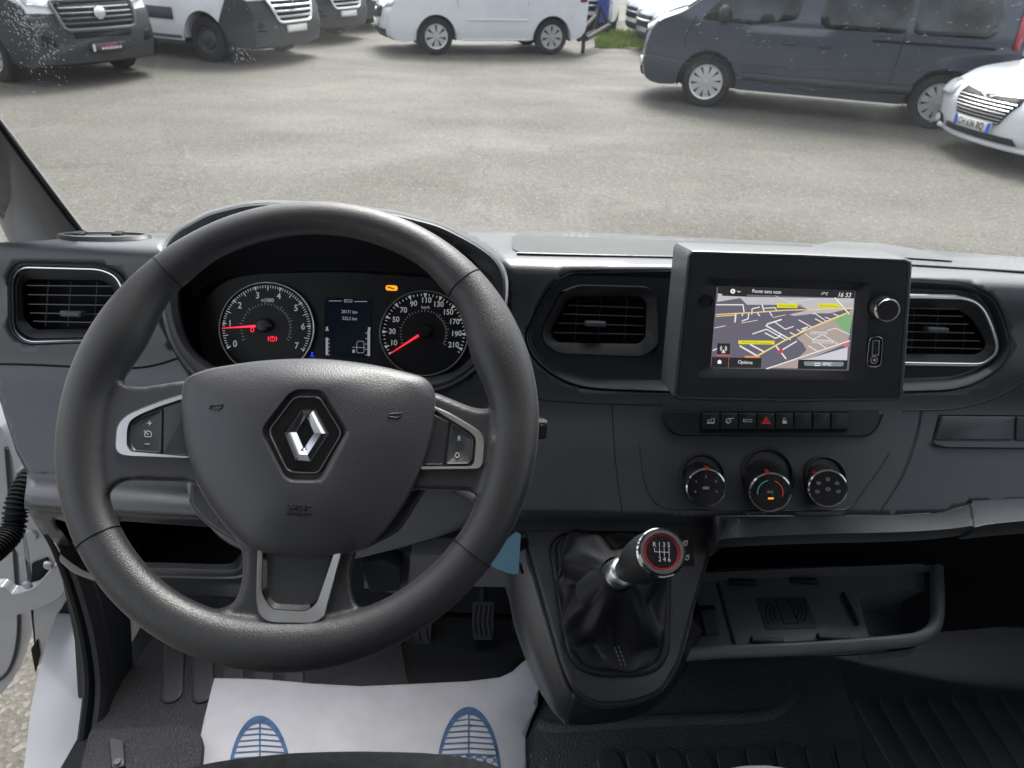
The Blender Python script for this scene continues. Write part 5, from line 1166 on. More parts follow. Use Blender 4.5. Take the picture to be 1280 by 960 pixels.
mb = MB(); mb.loops([inn, flo]); mb.build('tray_wall', TRAYM, tray)
def tz(x, y, dz=0): # point on the tray floor (z = TZ)
    return Pz(x, y, TZ+dz)
cup = rnd_loop([(1069, 757, 10), (1076, 742, 10), (1094, 737), (1156, 736), (1160, 780, 10), (1150, 790, 10), (1088, 797)], 8)
mb = MB(); v, f = cdt(dense([(862, 712), (1167, 704), (1171, 780), (1156, 795), (1130, 802), (1036, 808), (850, 820)], 12), [cup], 14, tz); mb.add(v, f)
mb.loops([[tz(*p) for p in cup], [tz(*p)+V((0, 0, -.05)) for p in cup]], False, True); mb.build('tray_floor', TRAYM, tray, sharp=40)
mb = MB(); q = rnd_loop([(897, 722), (1066, 719), (1086, 797), (920, 806)], 2); mb.loops([[tz(*p) for p in q], [tz(*p, .003) for p in q], [tz(*p, .0035) for p in inset(q, .8)]], False, True); mt_ = mb.build('charging_mat', TRAYM, tray)
mb = MB(); q = rnd_loop([(944, 747), (1007, 746), (1022, 785), (957, 787)], 2); mb.loops([[tz(*p, .0035) for p in q], [tz(*p, .0045) for p in inset(q, .6)]], False, True); pd_ = mb.build('charging_pad', GREYT, mt_)
mb = MB(); P3 = lambda x, y: tz(x, y, .0048)
def pline(mb, pts, r, cl=False): mb.tube([P3(x, y) for x, y in pts], r, 5, closed=cl, flat=.5, up=(0, 0, 1))
pline(mb, [(969, 750), (985, 749.5), (998, 779), (980, 780)], .0007, True)
for s_ in (0, 1):
    for k in (6, 11, 16):
        cx_ = 976-k*.9+(0 if not s_ else 0); 
        if s_: pts = [(990+k+math.cos(R(t))*6-4, 764+math.sin(R(t))*(7+k*.4)) for t in range(-70, 71, 20)]
        else: pts = [(975-k-math.cos(R(t))*6+4, 766+math.sin(R(t))*(7+k*.4)) for t in range(-70, 71, 20)]
        pline(mb, pts, .0007)
mb.build('phone_symbol', BLK, pd_)
for x, y, l, vert in ((928, 728, 38, 0), (1005, 726, 38, 0), (959, 801, 42, 0), (1042, 797, 42, 0)):
    mb = MB(); mb.box(tz(x, y, .006), l*tz(x, y).x*0+l*.00105, .010, .008, b=.002); mb.build('grip_bump', DASHD, tray)
mb = MB(); a, b = tz(1053, 742, .006), tz(1072, 781, .006); d_ = (b-a); mb.box((a+b)/2, d_.length, .004, .010, d_.normalized(), V((-d_.y, d_.x, 0)).normalized(), V((0, 0, 1)), b=.001); mb.build('mat_stop', DASHD, tray)
mb = MB(); q = rnd_loop([(872, 757, 3), (894, 756, 3), (901, 793, 4), (881, 796, 4)], 3); mb.loops([[tz(*p, 0) for p in q], [tz(*p, .006) for p in q], [tz(*p, .010) for p in inset(q, 3)]], False, True); fl_ = mb.build('socket_flap', GREYT, tray)
mb = MB(); q = rnd_loop([(872, 757, 2), (894, 756, 2), (895, 762, 2), (873, 763, 2)], 2); mb.loops([[tz(*p, .009) for p in q], [tz(*p, .013) for p in inset(q, .8)]], False, True); mb.build('flap_hinge', SATIN, fl_)
mb = MB(); mb.tube([tz(894, 716, .002), tz(918, 807, .002)], .0008, 5); mb.build('tray_divider', GREYT, tray)
mb = MB(); mb.box(V((Pz(1020, 700, TZ).x, Pz(1020, 716, TZ).y+.03, TZ+.02)), .50, .02, .10); mb.build('tray_back', BLK, tray)

# blue tag hanging at the column, right of the wheel
tg = thing('blue_tag', Py(640, 690, .66), 'light blue paper tag behind the lower right of the wheel rim', 'tag')
mb = MB(); q = rnd_loop([(645, 664), (651, 668), (648, 717), (640, 718), (618, 710), (606, 700)], 2); mb.loops([[Py(x, y, .66) for x, y in q], [Py(x, y, .662) for x, y in q]], True, True); mb.build('paper', mat('tag_blue', (.30, .62, .85), .6), tg)
mb = MB(); mb.tube([Py(650, 705, .665), Py(653, 716, .665)], .002, 8); mb.build('cord', BLK, tg)

# ================================================================== SEATS
def seat(nm, prof_px, Ysc, label, m_, x0=None):
    zs = 1.95-.63
    t = thing(nm, Pz(450, 955, zs), label, 'seat'); mb = MB()
    front = [Pz(x, y, zs) for x, y in spline(prof_px, 5)]
    n = len(front); r0 = [q+V((0, .0, -.10)) for q in front]; r1 = [q+V((0, .012, -.05)) for q in front]; r2 = [q+V((0, .012, -.018)) for q in front]; r3 = [q+V((0, 0, -.002)) for q in front]; r4 = [V((q.x, q.y-.02, zs+.002)) for q in front]
    r5 = [V((q.x, -.40, zs-.01)) for q in front]; mb.loops([r0, r1, r2, r3, r4, r5], closed=False); mb.build('cushion', m_, t, sharp=60)
    mb = MB(); mb.box(V((sum(q.x for q in front)/n, -.28, HF+.17)), (front[-1]-front[0]).x*.8, .28, .3, b=.02); mb.build('seat_base', BLK, t)
    mb = MB(); cx = sum(q.x for q in front)/n; wv = (front[-1]-front[0]).x*.85; mb.box(V((cx, -.45, zs+.38)), wv, .11, .76, b=.04); mb.build('backrest', m_, t)
    return t
seat('driver_seat', [(150, 1010), (190, 980), (242, 957), (332, 944.5), (388, 941), (445, 940), (500, 941), (539, 943), (595, 951), (640, 968), (680, 1000)], 0, 'black woven cloth driver seat cushion at the bottom edge', CLOTH)
seat('passenger_seat', [(860, 1010), (895, 975), (925, 961), (960, 958), (990, 961), (1100, 980), (1160, 1010)], 0, 'grey cloth passenger bench cushion tip at the bottom edge', mat('pale_cloth', (.12, .125, .13), .9, bump=(650, .6, .001, 'wave')))

# ================================================================== OUTSIDE: ground
def ground_mat():
    m = bpy.data.materials.new('wet_asphalt'); m.use_nodes = True; n = m.node_tree; b = n.nodes['Principled BSDF']
    geo = n.nodes.new('ShaderNodeNewGeometry'); L = n.links.new
    def noise(s, d=6, vec=None, dist=0):
        t = n.nodes.new('ShaderNodeTexNoise'); t.inputs['Scale'].default_value = s; t.inputs['Detail'].default_value = d; t.inputs['Distortion'].default_value = dist; L(vec or geo.outputs['Position'], t.inputs['Vector']); return t.outputs['Fac']
    def ramp(src, a, b_, ca, cb):
        r = n.nodes.new('ShaderNodeMapRange'); r.inputs[1].default_value = a; r.inputs[2].default_value = b_; L(src, r.inputs[0]); r.inputs[3].default_value = ca; r.inputs[4].default_value = cb; return r.outputs[0]
    def mix(f, A, B):
        x = n.nodes.new('ShaderNodeMix'); x.data_type = 'RGBA'
        for s, v_ in ((0, f), (6, A), (7, B)):
            if isinstance(v_, (tuple, float)): x.inputs[s].default_value = v_ if isinstance(v_, float) else v_+(1,)
            else: L(v_, x.inputs[s])
        return x.outputs[2]
    mp = n.nodes.new('ShaderNodeMapping'); mp.inputs['Scale'].default_value = (.6, 1.1, 1); L(geo.outputs['Position'], mp.inputs['Vector'])
    big = ramp(noise(.5, 5, mp.outputs[0], .6), .38, .64, 0, 1)
    c = mix(big, (.100, .094, .077), (.134, .128, .110))
    med = ramp(noise(2.3, 6), .45, .7, 0, .55); c = mix(med, c, (.092, .088, .076))
    v = n.nodes.new('ShaderNodeTexVoronoi'); v.inputs['Scale'].default_value = 75; L(geo.outputs['Position'], v.inputs['Vector'])
    sp_ = ramp(v.outputs['Color'], .55, .95, 0, .55)
    sep = n.nodes.new('ShaderNodeSeparateColor'); L(v.outputs['Color'], sep.inputs[0]); st = ramp(sep.outputs[0], .6, 1.0, 0, .6)
    c = mix(st, c, (.26, .25, .225)); dk = ramp(sep.outputs[1], .7, 1.0, 0, .6); c = mix(dk, c, (.045, .045, .042))
    mp2 = n.nodes.new('ShaderNodeMapping'); mp2.inputs['Location'].default_value = (-1.3, -7.1, 0); mp2.inputs['Scale'].default_value = (.55, 1.6, 1); L(geo.outputs['Position'], mp2.inputs['Vector'])
    mp3 = n.nodes.new('ShaderNodeMapping'); mp3.inputs['Scale'].default_value = (.5, .9, 1); L(geo.outputs['Position'], mp3.inputs['Vector'])
    pt_ = ramp(noise(.9, 8, mp3.outputs[0], 1.5), .60, .72, 0, .3); c = mix(pt_, c, (.215, .20, .155))
    fg = ramp(noise(14, 7), .3, .7, 0, .4); c = mix(fg, c, (.075, .072, .064))
    vc = n.nodes.new('ShaderNodeTexVoronoi'); vc.feature = 'DISTANCE_TO_EDGE'; vc.inputs['Scale'].default_value = .33; nzv = n.nodes.new('ShaderNodeTexNoise'); nzv.inputs['Scale'].default_value = 1.7; nzv.inputs['Detail'].default_value = 6; L(geo.outputs['Position'], nzv.inputs['Vector'])
    va = n.nodes.new('ShaderNodeVectorMath'); va.operation = 'ADD'; L(geo.outputs['Position'], va.inputs[0]); L(nzv.outputs['Color'], va.inputs[1]); L(va.outputs[0], vc.inputs['Vector'])
    ck = ramp(vc.outputs['Distance'], .0, .006, .45, 0); c = mix(ck, c, (.05, .048, .042))
    wet = ramp(noise(.22, 4, mp2.outputs[0], 1.2), .5, .62, 0, 1)
    L(c, b.inputs['Base Color']); b.inputs['Specular IOR Level'].default_value = .18
    L(ramp(noise(.9, 5, mp.outputs[0]), .35, .7, .62, .85), b.inputs['Roughness'])
    bp = n.nodes.new('ShaderNodeBump'); bp.inputs['Strength'].default_value = .5; bp.inputs['Distance'].default_value = .006; L(v.outputs['Distance'], bp.inputs['Height']); L(bp.outputs[0], b.inputs['Normal'])
    return m
mb = MB(); mb.add([(-400, -60, 0), (400, -60, 0), (400, 900, 0), (-400, 900, 0)], [(0, 1, 2, 3)]); mb.build('ground', ground_mat(), kind='structure')
G0 = lambda x, y: Pz(x, y, 0)
mb = MB(); lp = [G0(*p) for p in spline([(742, 48), (765, 45), (800, 50), (812, 60), (790, 62), (760, 57)], 4, True)]
mb.add([q+V((0, 0, .02)) for q in lp], [tuple(range(len(lp)))]); mb.build('grass_verge_ground', mat('verge', (.16, .20, .05), .9, var=(5, .3)), kind='structure')
mb = MB(); gr_ = random.Random(3)
for i in range(2600):
    q = G0(gr_.uniform(744, 812), gr_.uniform(40, 61)); h = gr_.uniform(.05, .13); a = gr_.uniform(0, 6.3); d = V((math.cos(a), math.sin(a), 0))*.02
    if inside(*[0, 0], [(0, 0)]*3): pass
    mb.add([q-d, q+d, q+V((gr_.uniform(-.04, .04), gr_.uniform(-.04, .04), h))], [(0, 1, 2)])
mb.build('grass', mat('grass_blade', (.17, .24, .04), .8, var=(3, .4)), kind='stuff', label='strip of bright grass between the parked vans', cat='grass')

# ------------------------------------------------------------------ parked vehicles
TYRE = mat('tyre', (.022, .022, .024), .8, spec=.2); ALU = mat('alloy', (.55, .56, .58), .3, metal=.7); STEEL = mat('steel_rim', (.05, .055, .065), .45, metal=.4)
CGL = mat('car_glass', (.022, .028, .030), .06, spec=.5, var=(2.2, .95)); LAMPG = mat('lamp_glass', (.55, .57, .6), .1, spec=.7, coat=1); REDL = mat('tail_lamp', (.28, .01, .02), .2, coat=.6)  # car glass: mottled colour painted in for reflections and shapes behind
BUMP = mat('bumper_plastic', (.040, .042, .047), .6, spec=.35, var=(6, .08)); GPAINT = mat('dark_grey_paint', (.026, .038, .060), .28, metal=.25, coat=.8); SIL = mat('silver_paint', (.45, .47, .5), .3, metal=.4, coat=.7)
BLUEP = mat('blue_paint', (.015, .05, .25), .4, coat=.4)
class Car:
    """side outline x forward from the front axle, z up; bodies are lofted across with rounded plan and roof"""
    def __init__(s, name, label, cat, group, paint, prof, hw, belt, wb, rw, c_front, heading, rim='alloy', bow=.14, near='right', ntaper=.16):
        s.prof = rnd_loop(prof, .12, 4); s.hw = hw; s.belt = belt; s.bow = bow; s.xf = max(p[0] for p in prof); s.xb = min(p[0] for p in prof); s.zt = max(p[1] for p in prof)
        s.nt = ntaper; s.paint = paint; s.rw = rw; s.wb = wb
        X = V((math.cos(heading), math.sin(heading), 0)); Y = V((-X.y, X.x, 0)); s.near = 1 if near == 'left' else -1
        o = V((c_front.x, c_front.y, 0))-Y*s.near*(hw-.02); s.M = Matrix(((X.x, Y.x, 0, o.x), (X.y, Y.y, 0, o.y), (0, 0, 1, 0), (0, 0, 0, 1)))
        s.t = thing(name, o, label, cat, group); s.sx = lambda x: x
    def w(s, x, z):
        k = 1-.17*smooth((z-s.belt)/(s.zt-s.belt))**1.0-.05*smooth((.55-z)/.4)
        f = smooth((x-(s.xf-.75))/.75); k -= s.nt*f*f; b = smooth(((s.xb+.3)-x)/.3); k -= .04*b
        return s.hw*k
    def mb(s): m = MB(); m.xf = s.M; return m
    def shell(s, name, poly, m_, off=0.0, par=None, close=True, K=10, step=.13, r=None):
        lp = dense(rnd_loop(poly, r or .05, 3), .12) if r is not None else dense([tuple(p[:2]) for p in poly], .12)
        mb = s.mb()
        for sd in (1, -1):
            v, f = cdt(lp, [], step, lambda x, z: V((x, sd*(s.w(x, z)+off), z))); mb.add(v, f)
        rows = []
        for k in range(K+1):
            t = 1-2*k/K; row = []
            for x, z in lp:
                e = 1-abs(t)**2.2; fx = smooth((x-(s.xf-1.3))/1.3)*s.bow*e; bx = -smooth((s.xb+.2-x)/.2)*.05*e; fz = .05*e*smooth((z-s.zt+.5)/.5)
                row.append(V((x+fx+bx, t*(s.w(x, z)+off), z+fz)))
            rows.append(row)
        mb.loops(rows); return mb.build(name, m_, par or s.t, sharp=40)
    def xfr(s, z):
        best = -99; P = s.prof
        for a, b in zip(P, P[1:]+P[:1]):
            if (a[1]-z)*(b[1]-z) <= 0 and abs(a[1]-b[1]) > 1e-6: best = max(best, a[0]+(b[0]-a[0])*(z-a[1])/(b[1]-a[1]))
        return best
    def fp(s, y, z, off=0.0):
        x = s.xfr(z); w_ = s.w(x, z); t = min(1, abs(y)/w_); return V((x+smooth((x-(s.xf-1.3))/1.3)*s.bow*(1-t**2.2)+off, y, z))
    def front(s, name, poly, m_, off=.015, r=.03, par=None, step=.07):
        lp = rnd_loop(poly, r, 3); mb = s.mb(); v, f = cdt(dense(lp, .07), [], step, lambda y, z: s.fp(y, z, off)); mb.add(v, f)
        return mb.build(name, m_, par or s.t, solid=.02, offs=0)
    def side(s, name, poly, m_, sd, off=.008, r=.05, par=None):
        poly = [(s.sx(p[0]),)+tuple(p[1:]) for p in poly]
        lp = rnd_loop(poly, r, 3); mb = s.mb(); v, f = cdt(dense(lp, .1), [], .12, lambda x, z: V((x, sd*(s.w(x, z)+off), z))); mb.add(v, f)
        return mb.build(name, m_, par or s.t, solid=.012, offs=0)
    def wheels(s, style, rim_r=.24, tw=.21, spokes=10):
        for wx in (0, -s.wb):
            for sd in (1, -1):
                y = sd*(s.hw-.03); mb = s.mb(); R_ = s.rw; c = V((wx, y, R_)); ax = V((0, sd, 0))
                mb.lathe(c, ax, [(rim_r, -tw), (R_-.03, -tw), (R_, -tw+.03), (R_, -.03), (R_-.03, 0), (rim_r+.02, .0), (rim_r, -.015), (rim_r-.01, -.04)], 36); w_ = mb.build('wheel', TYRE, s.t)
                mb = s.mb()
                if style == 'steel': mb.lathe(c, ax, [(rim_r, -.02), (rim_r-.02, -.05), (.16, -.06), (.12, -.02), (.07, -.015), (.06, .01), (0, .012)], 28); mb.build('rim', STEEL, w_)
                else:
                    mb.lathe(c, ax, [(rim_r+.005, -.015), (rim_r+.004, .004), (rim_r-.022, .0), (rim_r-.03, -.03)], 36)
                    mb.lathe(c, ax, [(.055, -.02), (.05, .006), (0, .008)], 20)
                    for k in range(spokes):
                        a = 2*math.pi*k/spokes+.2; d = V((math.cos(a), 0, math.sin(a))); n = V((-math.sin(a), 0, math.cos(a))); w0, w1 = .022, 1.75*rim_r/spokes*1.2
                        q = [c+d*.05+n*w0, c+d*.05-n*w0, c+d*(rim_r-.01)-n*w1, c+d*(rim_r-.01)+n*w1]
                        mb.loops([[p-ax*.02 for p in q], [p-ax*.002 for p in q]], True, True)
                    mb.build('rim', ALU, w_)
                    mb = s.mb(); mb.lathe(c, ax, [(rim_r-.005, -.03), (0, -.031)], 28); mb.build('rim_well', BLK, w_)
    def arches(s, r_=None):
        r_ = r_ or s.rw+.07
        mb = s.mb()
        for wx in (0, -s.wb):
            for sd in (1, -1):
                yo = s.hw-.004; pts = [V((wx+r_*math.cos(t), 0, s.rw+r_*math.sin(t))) for t in [math.pi*(k/14)*1.12-.06*math.pi for k in range(15)]]
                mb.loops([[p+V((0, sd*(yo-.0), 0)) for p in pts], [p+V((0, sd*(yo-.45), 0)) for p in pts]], closed=False)
                c = V((wx, sd*(yo-.28), s.rw)); k = len(mb.v); mb.add([V((c.x, c.y, .25))]+[p+V((0, sd*(yo-.28), 0)) for p in pts], [(0, i+1, i+2) for i in range(14)])
        mb.build('wheel_arch', BLK, s.t)
    def base(s):
        mb = s.mb(); mb.box(((s.xf+s.xb)/2-.1, 0, .42), s.xf-s.xb-.9, s.hw*1.5, .34); mb.build('underbody', BLK, s.t)
def arch_prof(front_pts, rear_pts, top_pts, zb, wb, ra, rw):
    """bottom edge with two arches, running front to back; then rear, top"""
    P = list(front_pts)
    for wx in (0, -wb):
        P.append((wx+math.sqrt(max(ra*ra-(rw-zb)**2, .01)), zb))
        a0 = math.asin((zb-rw)/ra) if abs(zb-rw) < ra else 0
        for k in range(1, 12): t = a0+(math.pi-2*a0)*k/12; P.append((wx+ra*math.cos(t), rw+ra*math.sin(t)))
        P.append((wx-math.sqrt(max(ra*ra-(rw-zb)**2, .01)), zb))
    return P+list(rear_pts)+list(top_pts)
def heading_from(a, b): d = a-b; return math.atan2(d.y, d.x)

# dark grey minibus
fa, ra_ = G0(877, 134), G0(1162, 162)
hd = heading_from(fa, ra_)
SX = lambda x: x if x > -1.2 else -1.2+(x+1.2)*.782
prof = arch_prof([(.93, .55), (.90, .30), (.72, .24)], [(-3.62, .28), (-3.70, .45), (-3.72, 1.0)], [(-3.64, 1.75), (-3.54, 1.92), (-3.2, 1.98), (-1.2, 1.99), (-.55, 1.93), (.42, 1.20), (.78, 1.06), (.90, .85)], .27, 2.96, .41, .335)
c = Car('minibus', 'dark grey passenger minibus with silver wheel covers parked side-on at right', 'minibus', None, GPAINT, prof, .97, 1.05, 2.96, .335, fa, hd, near='left')
c.sx = SX
c.shell('body', c.prof, GPAINT); c.base(); c.arches(.41); c.wheels('alloy', .225, spokes=10)
for sd in (1, -1):
    wf = c.side('front_window', [(.20, 1.12), (-.40, 1.78), (-1.10, 1.80), (-1.05, 1.18), (-.5, 1.09)], CGL, sd, r=.09)
    c.side('sliding_window', [(-1.35, 1.16), (-1.40, 1.80), (-2.70, 1.80), (-2.70, 1.10), (-1.5, 1.10)], CGL, sd, r=.09)
    c.side('rear_window', [(-2.78, 1.10), (-2.78, 1.80), (-3.90, 1.78), (-4.05, 1.24), (-3.9, 1.10)], CGL, sd, r=.09)
    c.side('tail_lamp', [(-4.25, 1.0), (-4.35, 1.0), (-4.32, 1.5), (-4.24, 1.5)], REDL, sd, off=.012, r=.02)
    c.side('side_moulding', [(-.45, .40), (-3.0, .40), (-3.0, .50), (-.45, .50)], BUMP, sd, off=.02, r=.02)
    mb = c.mb(); mb.box((-2.7, sd*(c.w(-2.7, 1.0)+.004), 1.0), 1.4, .02, .03); mb.build('door_rail', BLK, c.t)
    mb = c.mb()
    for p in ([(.36, .36), (.36, .9), (.25, 1.15)], [(-1.2, .30), (-1.2, 1.9)], [(-2.33, .50), (-2.36, 1.12)]): mb.tube([V((x, sd*(c.w(x, z)+.001), z)) for x, z in p], .006, 5)
    mb.build('panel_gap', BLK, c.t)
    mb = c.mb(); mb.tube([V((x, sd*(c.w(x, z)+.006), z)) for x, z in spline([(.30, 1.05), (.02, .74), (-.35, .62), (-1.6, .64), (-2.6, .70), (-3.6, .78)], 5)], .03, 8, flat=.12); mb.build('body_crease', GPAINT, c.t)
    mb = c.mb(); mb.sphere((-.12, sd*(c.w(0, 1.2)+.12), 1.2), .12, sc=(.7, .9, 1.0)); mb.build('mirror', BUMP, c.t)
    for hx in (-1.0, -1.45): mb = c.mb(); mb.box((hx, sd*(c.w(hx, .9)+.02), .90), .18, .03, .04, b=.01); mb.build('door_handle', GPAINT, c.t)
    c.front('headlight', [(sd*.50, .90), (sd*.84, .94), (sd*.83, 1.06), (sd*.56, 1.0)], LAMPG, .02)
    c.front('fog_lamp', [(sd*.64, .46), (sd*.80, .46), (sd*.80, .58), (sd*.66, .58)], CHR, .02)
c.front('windscreen', [(-.72, 1.24), (.72, 1.24), (.62, 1.86), (-.62, 1.86)], CGL, .012); c.front('grille', [(-.45, .86), (.45, .86), (.38, .98), (-.38, .98)], BLK, .015); c.front('grille_bar', [(-.50, .93), (.50, .93), (.50, .955), (-.50, .955)], CHR, .03, r=.01)
c.front('lower_grille', [(-.6, .32), (.6, .32), (.55, .52), (-.55, .52)], BLK, .012)
# passengers' seats seen through the windows: pale headrests
for k in range(4):
    mb = c.mb(); mb.box((-2.55-k*.22, .25, 1.5), .10, .22, .22, b=.04); mb.build('headrest', mat('headrest', (.3, .32, .33), .8), c.t)

# small white van
fa, ra_ = G0(546, 69), G0(691, 74); hd = heading_from(fa, ra_)+R(15)
prof = arch_prof([(.86, .48), (.84, .28), (.62, .20)], [(-2.90, .30), (-3.02, .42), (-3.04, .9)], [(-2.99, 1.5), (-2.86, 1.76), (-2.4, 1.82), (-1.4, 1.84), (-.75, 1.72), (.25, 1.12), (.72, .96), (.84, .76)], .26, 2.31, .38, .325)
c = Car('small_van', 'small white panel van with silver alloy wheels parked across the yard', 'van', None, WHP, prof, .92, 1.0, 2.31, .325, fa, hd, near='left')
c.shell('body', c.prof, WHP); c.base(); c.arches(.385); c.wheels('alloy', .215, spokes=7)
for sd in (1, -1):
    c.side('front_window', [(.0, 1.12), (-.62, 1.62), (-1.2, 1.64), (-1.2, 1.10)], CGL, sd, r=.06)
    c.side('tail_lamp', [(-2.86, .95), (-3.00, .95), (-2.94, 1.45), (-2.84, 1.45)], REDL, sd, off=.012, r=.02)
    c.front('headlight', [(sd*.44, .78), (sd*.80, .84), (sd*.80, .95), (sd*.55, .90)], LAMPG, .02)
    mb = c.mb()
    for p in ([(-.42, .36), (-.42, .9), (-.3, 1.1)], [(-1.32, .30), (-1.32, 1.75)], [(-1.8, .30), (-1.8, .95)]): mb.tube([V((x, sd*(c.w(x, z)+.001), z)) for x, z in p], .004, 5)
    mb.build('panel_gap', GREYT, c.t)
    mb = c.mb(); mb.tube([V((x, sd*(c.w(x, .62)+.004), .62)) for x in (-.6, -1.2, -1.8)], .02, 8, flat=.5); mb.tube([V((x, sd*(c.w(x, .24)), .27)) for x in (-.5, -1.85)], .02, 6); mb.build('side_crease', WHP, c.t)
c.front('grille', [(-.38, .60), (.38, .60), (.44, .80), (-.44, .80)], BLK, .018, r=.06); c.front('lower_grille', [(-.55, .28), (.55, .28), (.60, .42), (-.60, .42)], BLK, .012); c.front('windscreen', [(-.68, 1.16), (.68, 1.16), (.58, 1.66), (-.58, 1.66)], CGL, .012); c.front('number_plate', [(-.26, .45), (.26, .45), (.26, .56), (-.26, .56)], mat('plate_white', (.7, .7, .66), .5), .03, r=.01)
mb = c.mb(); mb.tube([V((.84, 0, .70)), V((.87+c.bow, 0, .70))], .05, 10); mb.build('badge', CHR, c.t)
bk_ = thing('bicycle_rack', G0(735, 62), 'low black rack folded behind the small white van', 'rack')
a = G0(722, 68); b = G0(742, 58); mb = MB(); mb.tube([a+V((0, 0, .28)), b+V((0, 0, .30)), b+V((.1, .3, .75)), b+V((.3, .1, .42)), a+V((.15, -.05, .30))], .05, 8); mb.tube([a+V((.1, 0, .02)), a+V((.1, 0, .5)), b+V((0, .1, .6))], .04, 8); mb.build('frame', BLK, bk_)
bp_ = thing('blue_panel_van', G0(752, 47), 'strip of a dark blue van visible behind the small white van', 'van')
mb = MB(); o = G0(752, 44); mb.box(o+V((0, .9, 1.15)), .28, 1.8, 1.9, b=.08); mb.build('body', BLUEP, bp_); mb = MB(); mb.box(o+V((0, .88, .16)), .37, 1.7, .3, b=.04); mb.build('bumper', BLK, bp_)

# large vans in a row at the left
def big_van(name, label, f0, hd, kind, near='right', group=None, roof=2.3, style='steel'):
    prof = arch_prof([(.92, .52), (.90, .30), (.70, .24)], [(-4.3, .34), (-4.5, .5), (-4.5, 1.0)], [(-4.45, roof-.1), (-3.6, roof), (-1.4, roof), (-.75, roof-.12), (.30, 1.32), (.72, 1.12), (.88, .92)], .30, 3.68, .44, .345)
    c = Car(name, label, 'van', group, WHP, prof, 1.03, 1.2, 3.68, .345, f0, hd, near=near, bow=.16)
    c.shell('body', c.prof, WHP); c.base(); c.arches(.44); c.wheels(style, .21, spokes=8)
    bp_ = [(.94, .55), (.91, .29), (.70, .23), (.41, .29), (.445, .40), (.42, .50), (.35, .63), (.42, 1.02), (.60, 1.08), (.80, 1.00), (.90, .85)]
    if kind == 'lozenge': bp_ = [(.945, .55), (.91, .29), (.70, .23), (.41, .29), (.445, .40), (.42, .50), (.34, .62), (.52, .98), (.60, 1.04), (.84, .96), (.91, .82)]
    c.shell('front_bumper', bp_, BUMP, off=.014, step=.1)
    for sd in (1, -1):
        c.side('cab_window', [(.05, 1.36), (-.62, 2.0), (-1.2, 2.02), (-1.2, 1.30)], CGL, sd, r=.07)
        c.front('headlight', [(sd*.60, .98), (sd*.86, 1.02), (sd*.84, 1.22), (sd*.66, 1.14)], LAMPG, .03)
        c.front('fog_well', [(sd*.66, .50), (sd*.84, .52), (sd*.80, .66), (sd*.68, .62)], BLK, .022)
        c.side('side_moulding', [(-.6, .62), (-1.15, .62), (-1.15, .80), (-.6, .80)], BUMP, sd, off=.02, r=.02)
        mb = c.mb(); mb.tube([V((x, sd*(c.w(x, .34)-.002), .36)) for x in (-.52, -3.1)], .03, 6); mb.build('sill', GREYT, c.t)
    c.front('windscreen', [(-.78, 1.40), (.78, 1.40), (.70, 2.05), (-.70, 2.05)], CGL, .012)
    if kind == 'oval':
        c.front('grille', [(-.50, .72), (.50, .72), (.56, 1.02), (-.56, 1.02)], BLK, .024, r=.06)
        mb = c.mb(); lp = rnd_loop([(-.53, .70), (.53, .70), (.60, 1.05), (-.60, 1.05)], .08, 4); mb.tube([c.fp(y, z, .04) for y, z in dense(lp, .08)], .026, 8, closed=True); mb.build('grille_frame', mat('grey_frame', (.10, .105, .115), .4), c.t)
        for z in (.78, .84, .90, .96):
            mb = c.mb(); mb.tube([c.fp(y/10*.52, z, .035) for y in range(-10, 11)], .014, 6); mb.build('grille_bar', GREYT, c.t)
        mb = c.mb(); mb.lathe(c.fp(0, .90, .04), (1, 0, 0), [(.085, -.01), (.085, .02), (.06, .03), (0, .032)], 24); mb.build('badge', CHR, c.t)
        c.front('lower_grille', [(-.42, .60), (.42, .60), (.42, .66), (-.42, .66)], BLK, .026, r=.01)
        pl_ = c.front('number_plate', [(-.26, .42), (.26, .42), (.26, .53), (-.26, .53)], mat('plate_dark', (.05, .035, .05), .5), .05, r=.01)
        mb = c.mb(); mb.add([c.fp(y, z, .066) for y, z in ((-.24, .43), (-.21, .43), (-.21, .52), (-.24, .52))], [(0, 1, 2, 3)])
        for k in range(7): y = -.12+k*.045; mb.add([c.fp(y, .445, .066), c.fp(y+.03, .445, .066), c.fp(y+.03, .475, .066), c.fp(y, .475, .066)], [(0, 1, 2, 3)])
        mb.build('plate_marks', MT['plate_white'], pl_)
        mb = c.mb(); mb.add([c.fp(y, z, .066) for y, z in ((-.10, .485), (.0, .515), (.12, .49), (.02, .482))], [(0, 1, 2, 3)]); mb.build('plate_emblem', mat('plate_red', (.5, .02, .06), .5), pl_)
    else:
        c.front('grille', [(-.40, .66), (.40, .66), (.56, 1.02), (-.56, 1.02)], BLK, .024, r=.05)
        mb = c.mb(); lp = rnd_loop([(-.42, .64), (.42, .64), (.60, 1.06), (-.60, 1.06)], .08, 4); mb.tube([c.fp(y, z, .04) for y, z in dense(lp, .08)], .026, 8, closed=True); mb.build('grille_frame', CHR, c.t)
        for z in (.72, .80, .88, .96):
            mb = c.mb(); mb.tube([c.fp(y/10*(.42+(z-.7)*.4), z, .045) for y in range(-10, 11)], .020, 6); mb.build('grille_bar', CHR, c.t)
        mb = c.mb(); o_ = c.fp(0, .90, .07); mb.tube([o_+V((0, 0, .11)), o_+V((0, .075, 0)), o_+V((0, 0, -.11)), o_+V((0, -.075, 0))], .018, 8, closed=True); mb.build('badge', CHR, c.t)
        c.front('number_plate', [(-.26, .48), (.26, .48), (.26, .59), (-.26, .59)], MT['plate_white'], .04, r=.01)
    return c
HD = R(-8)
f1 = G0(262, 78)
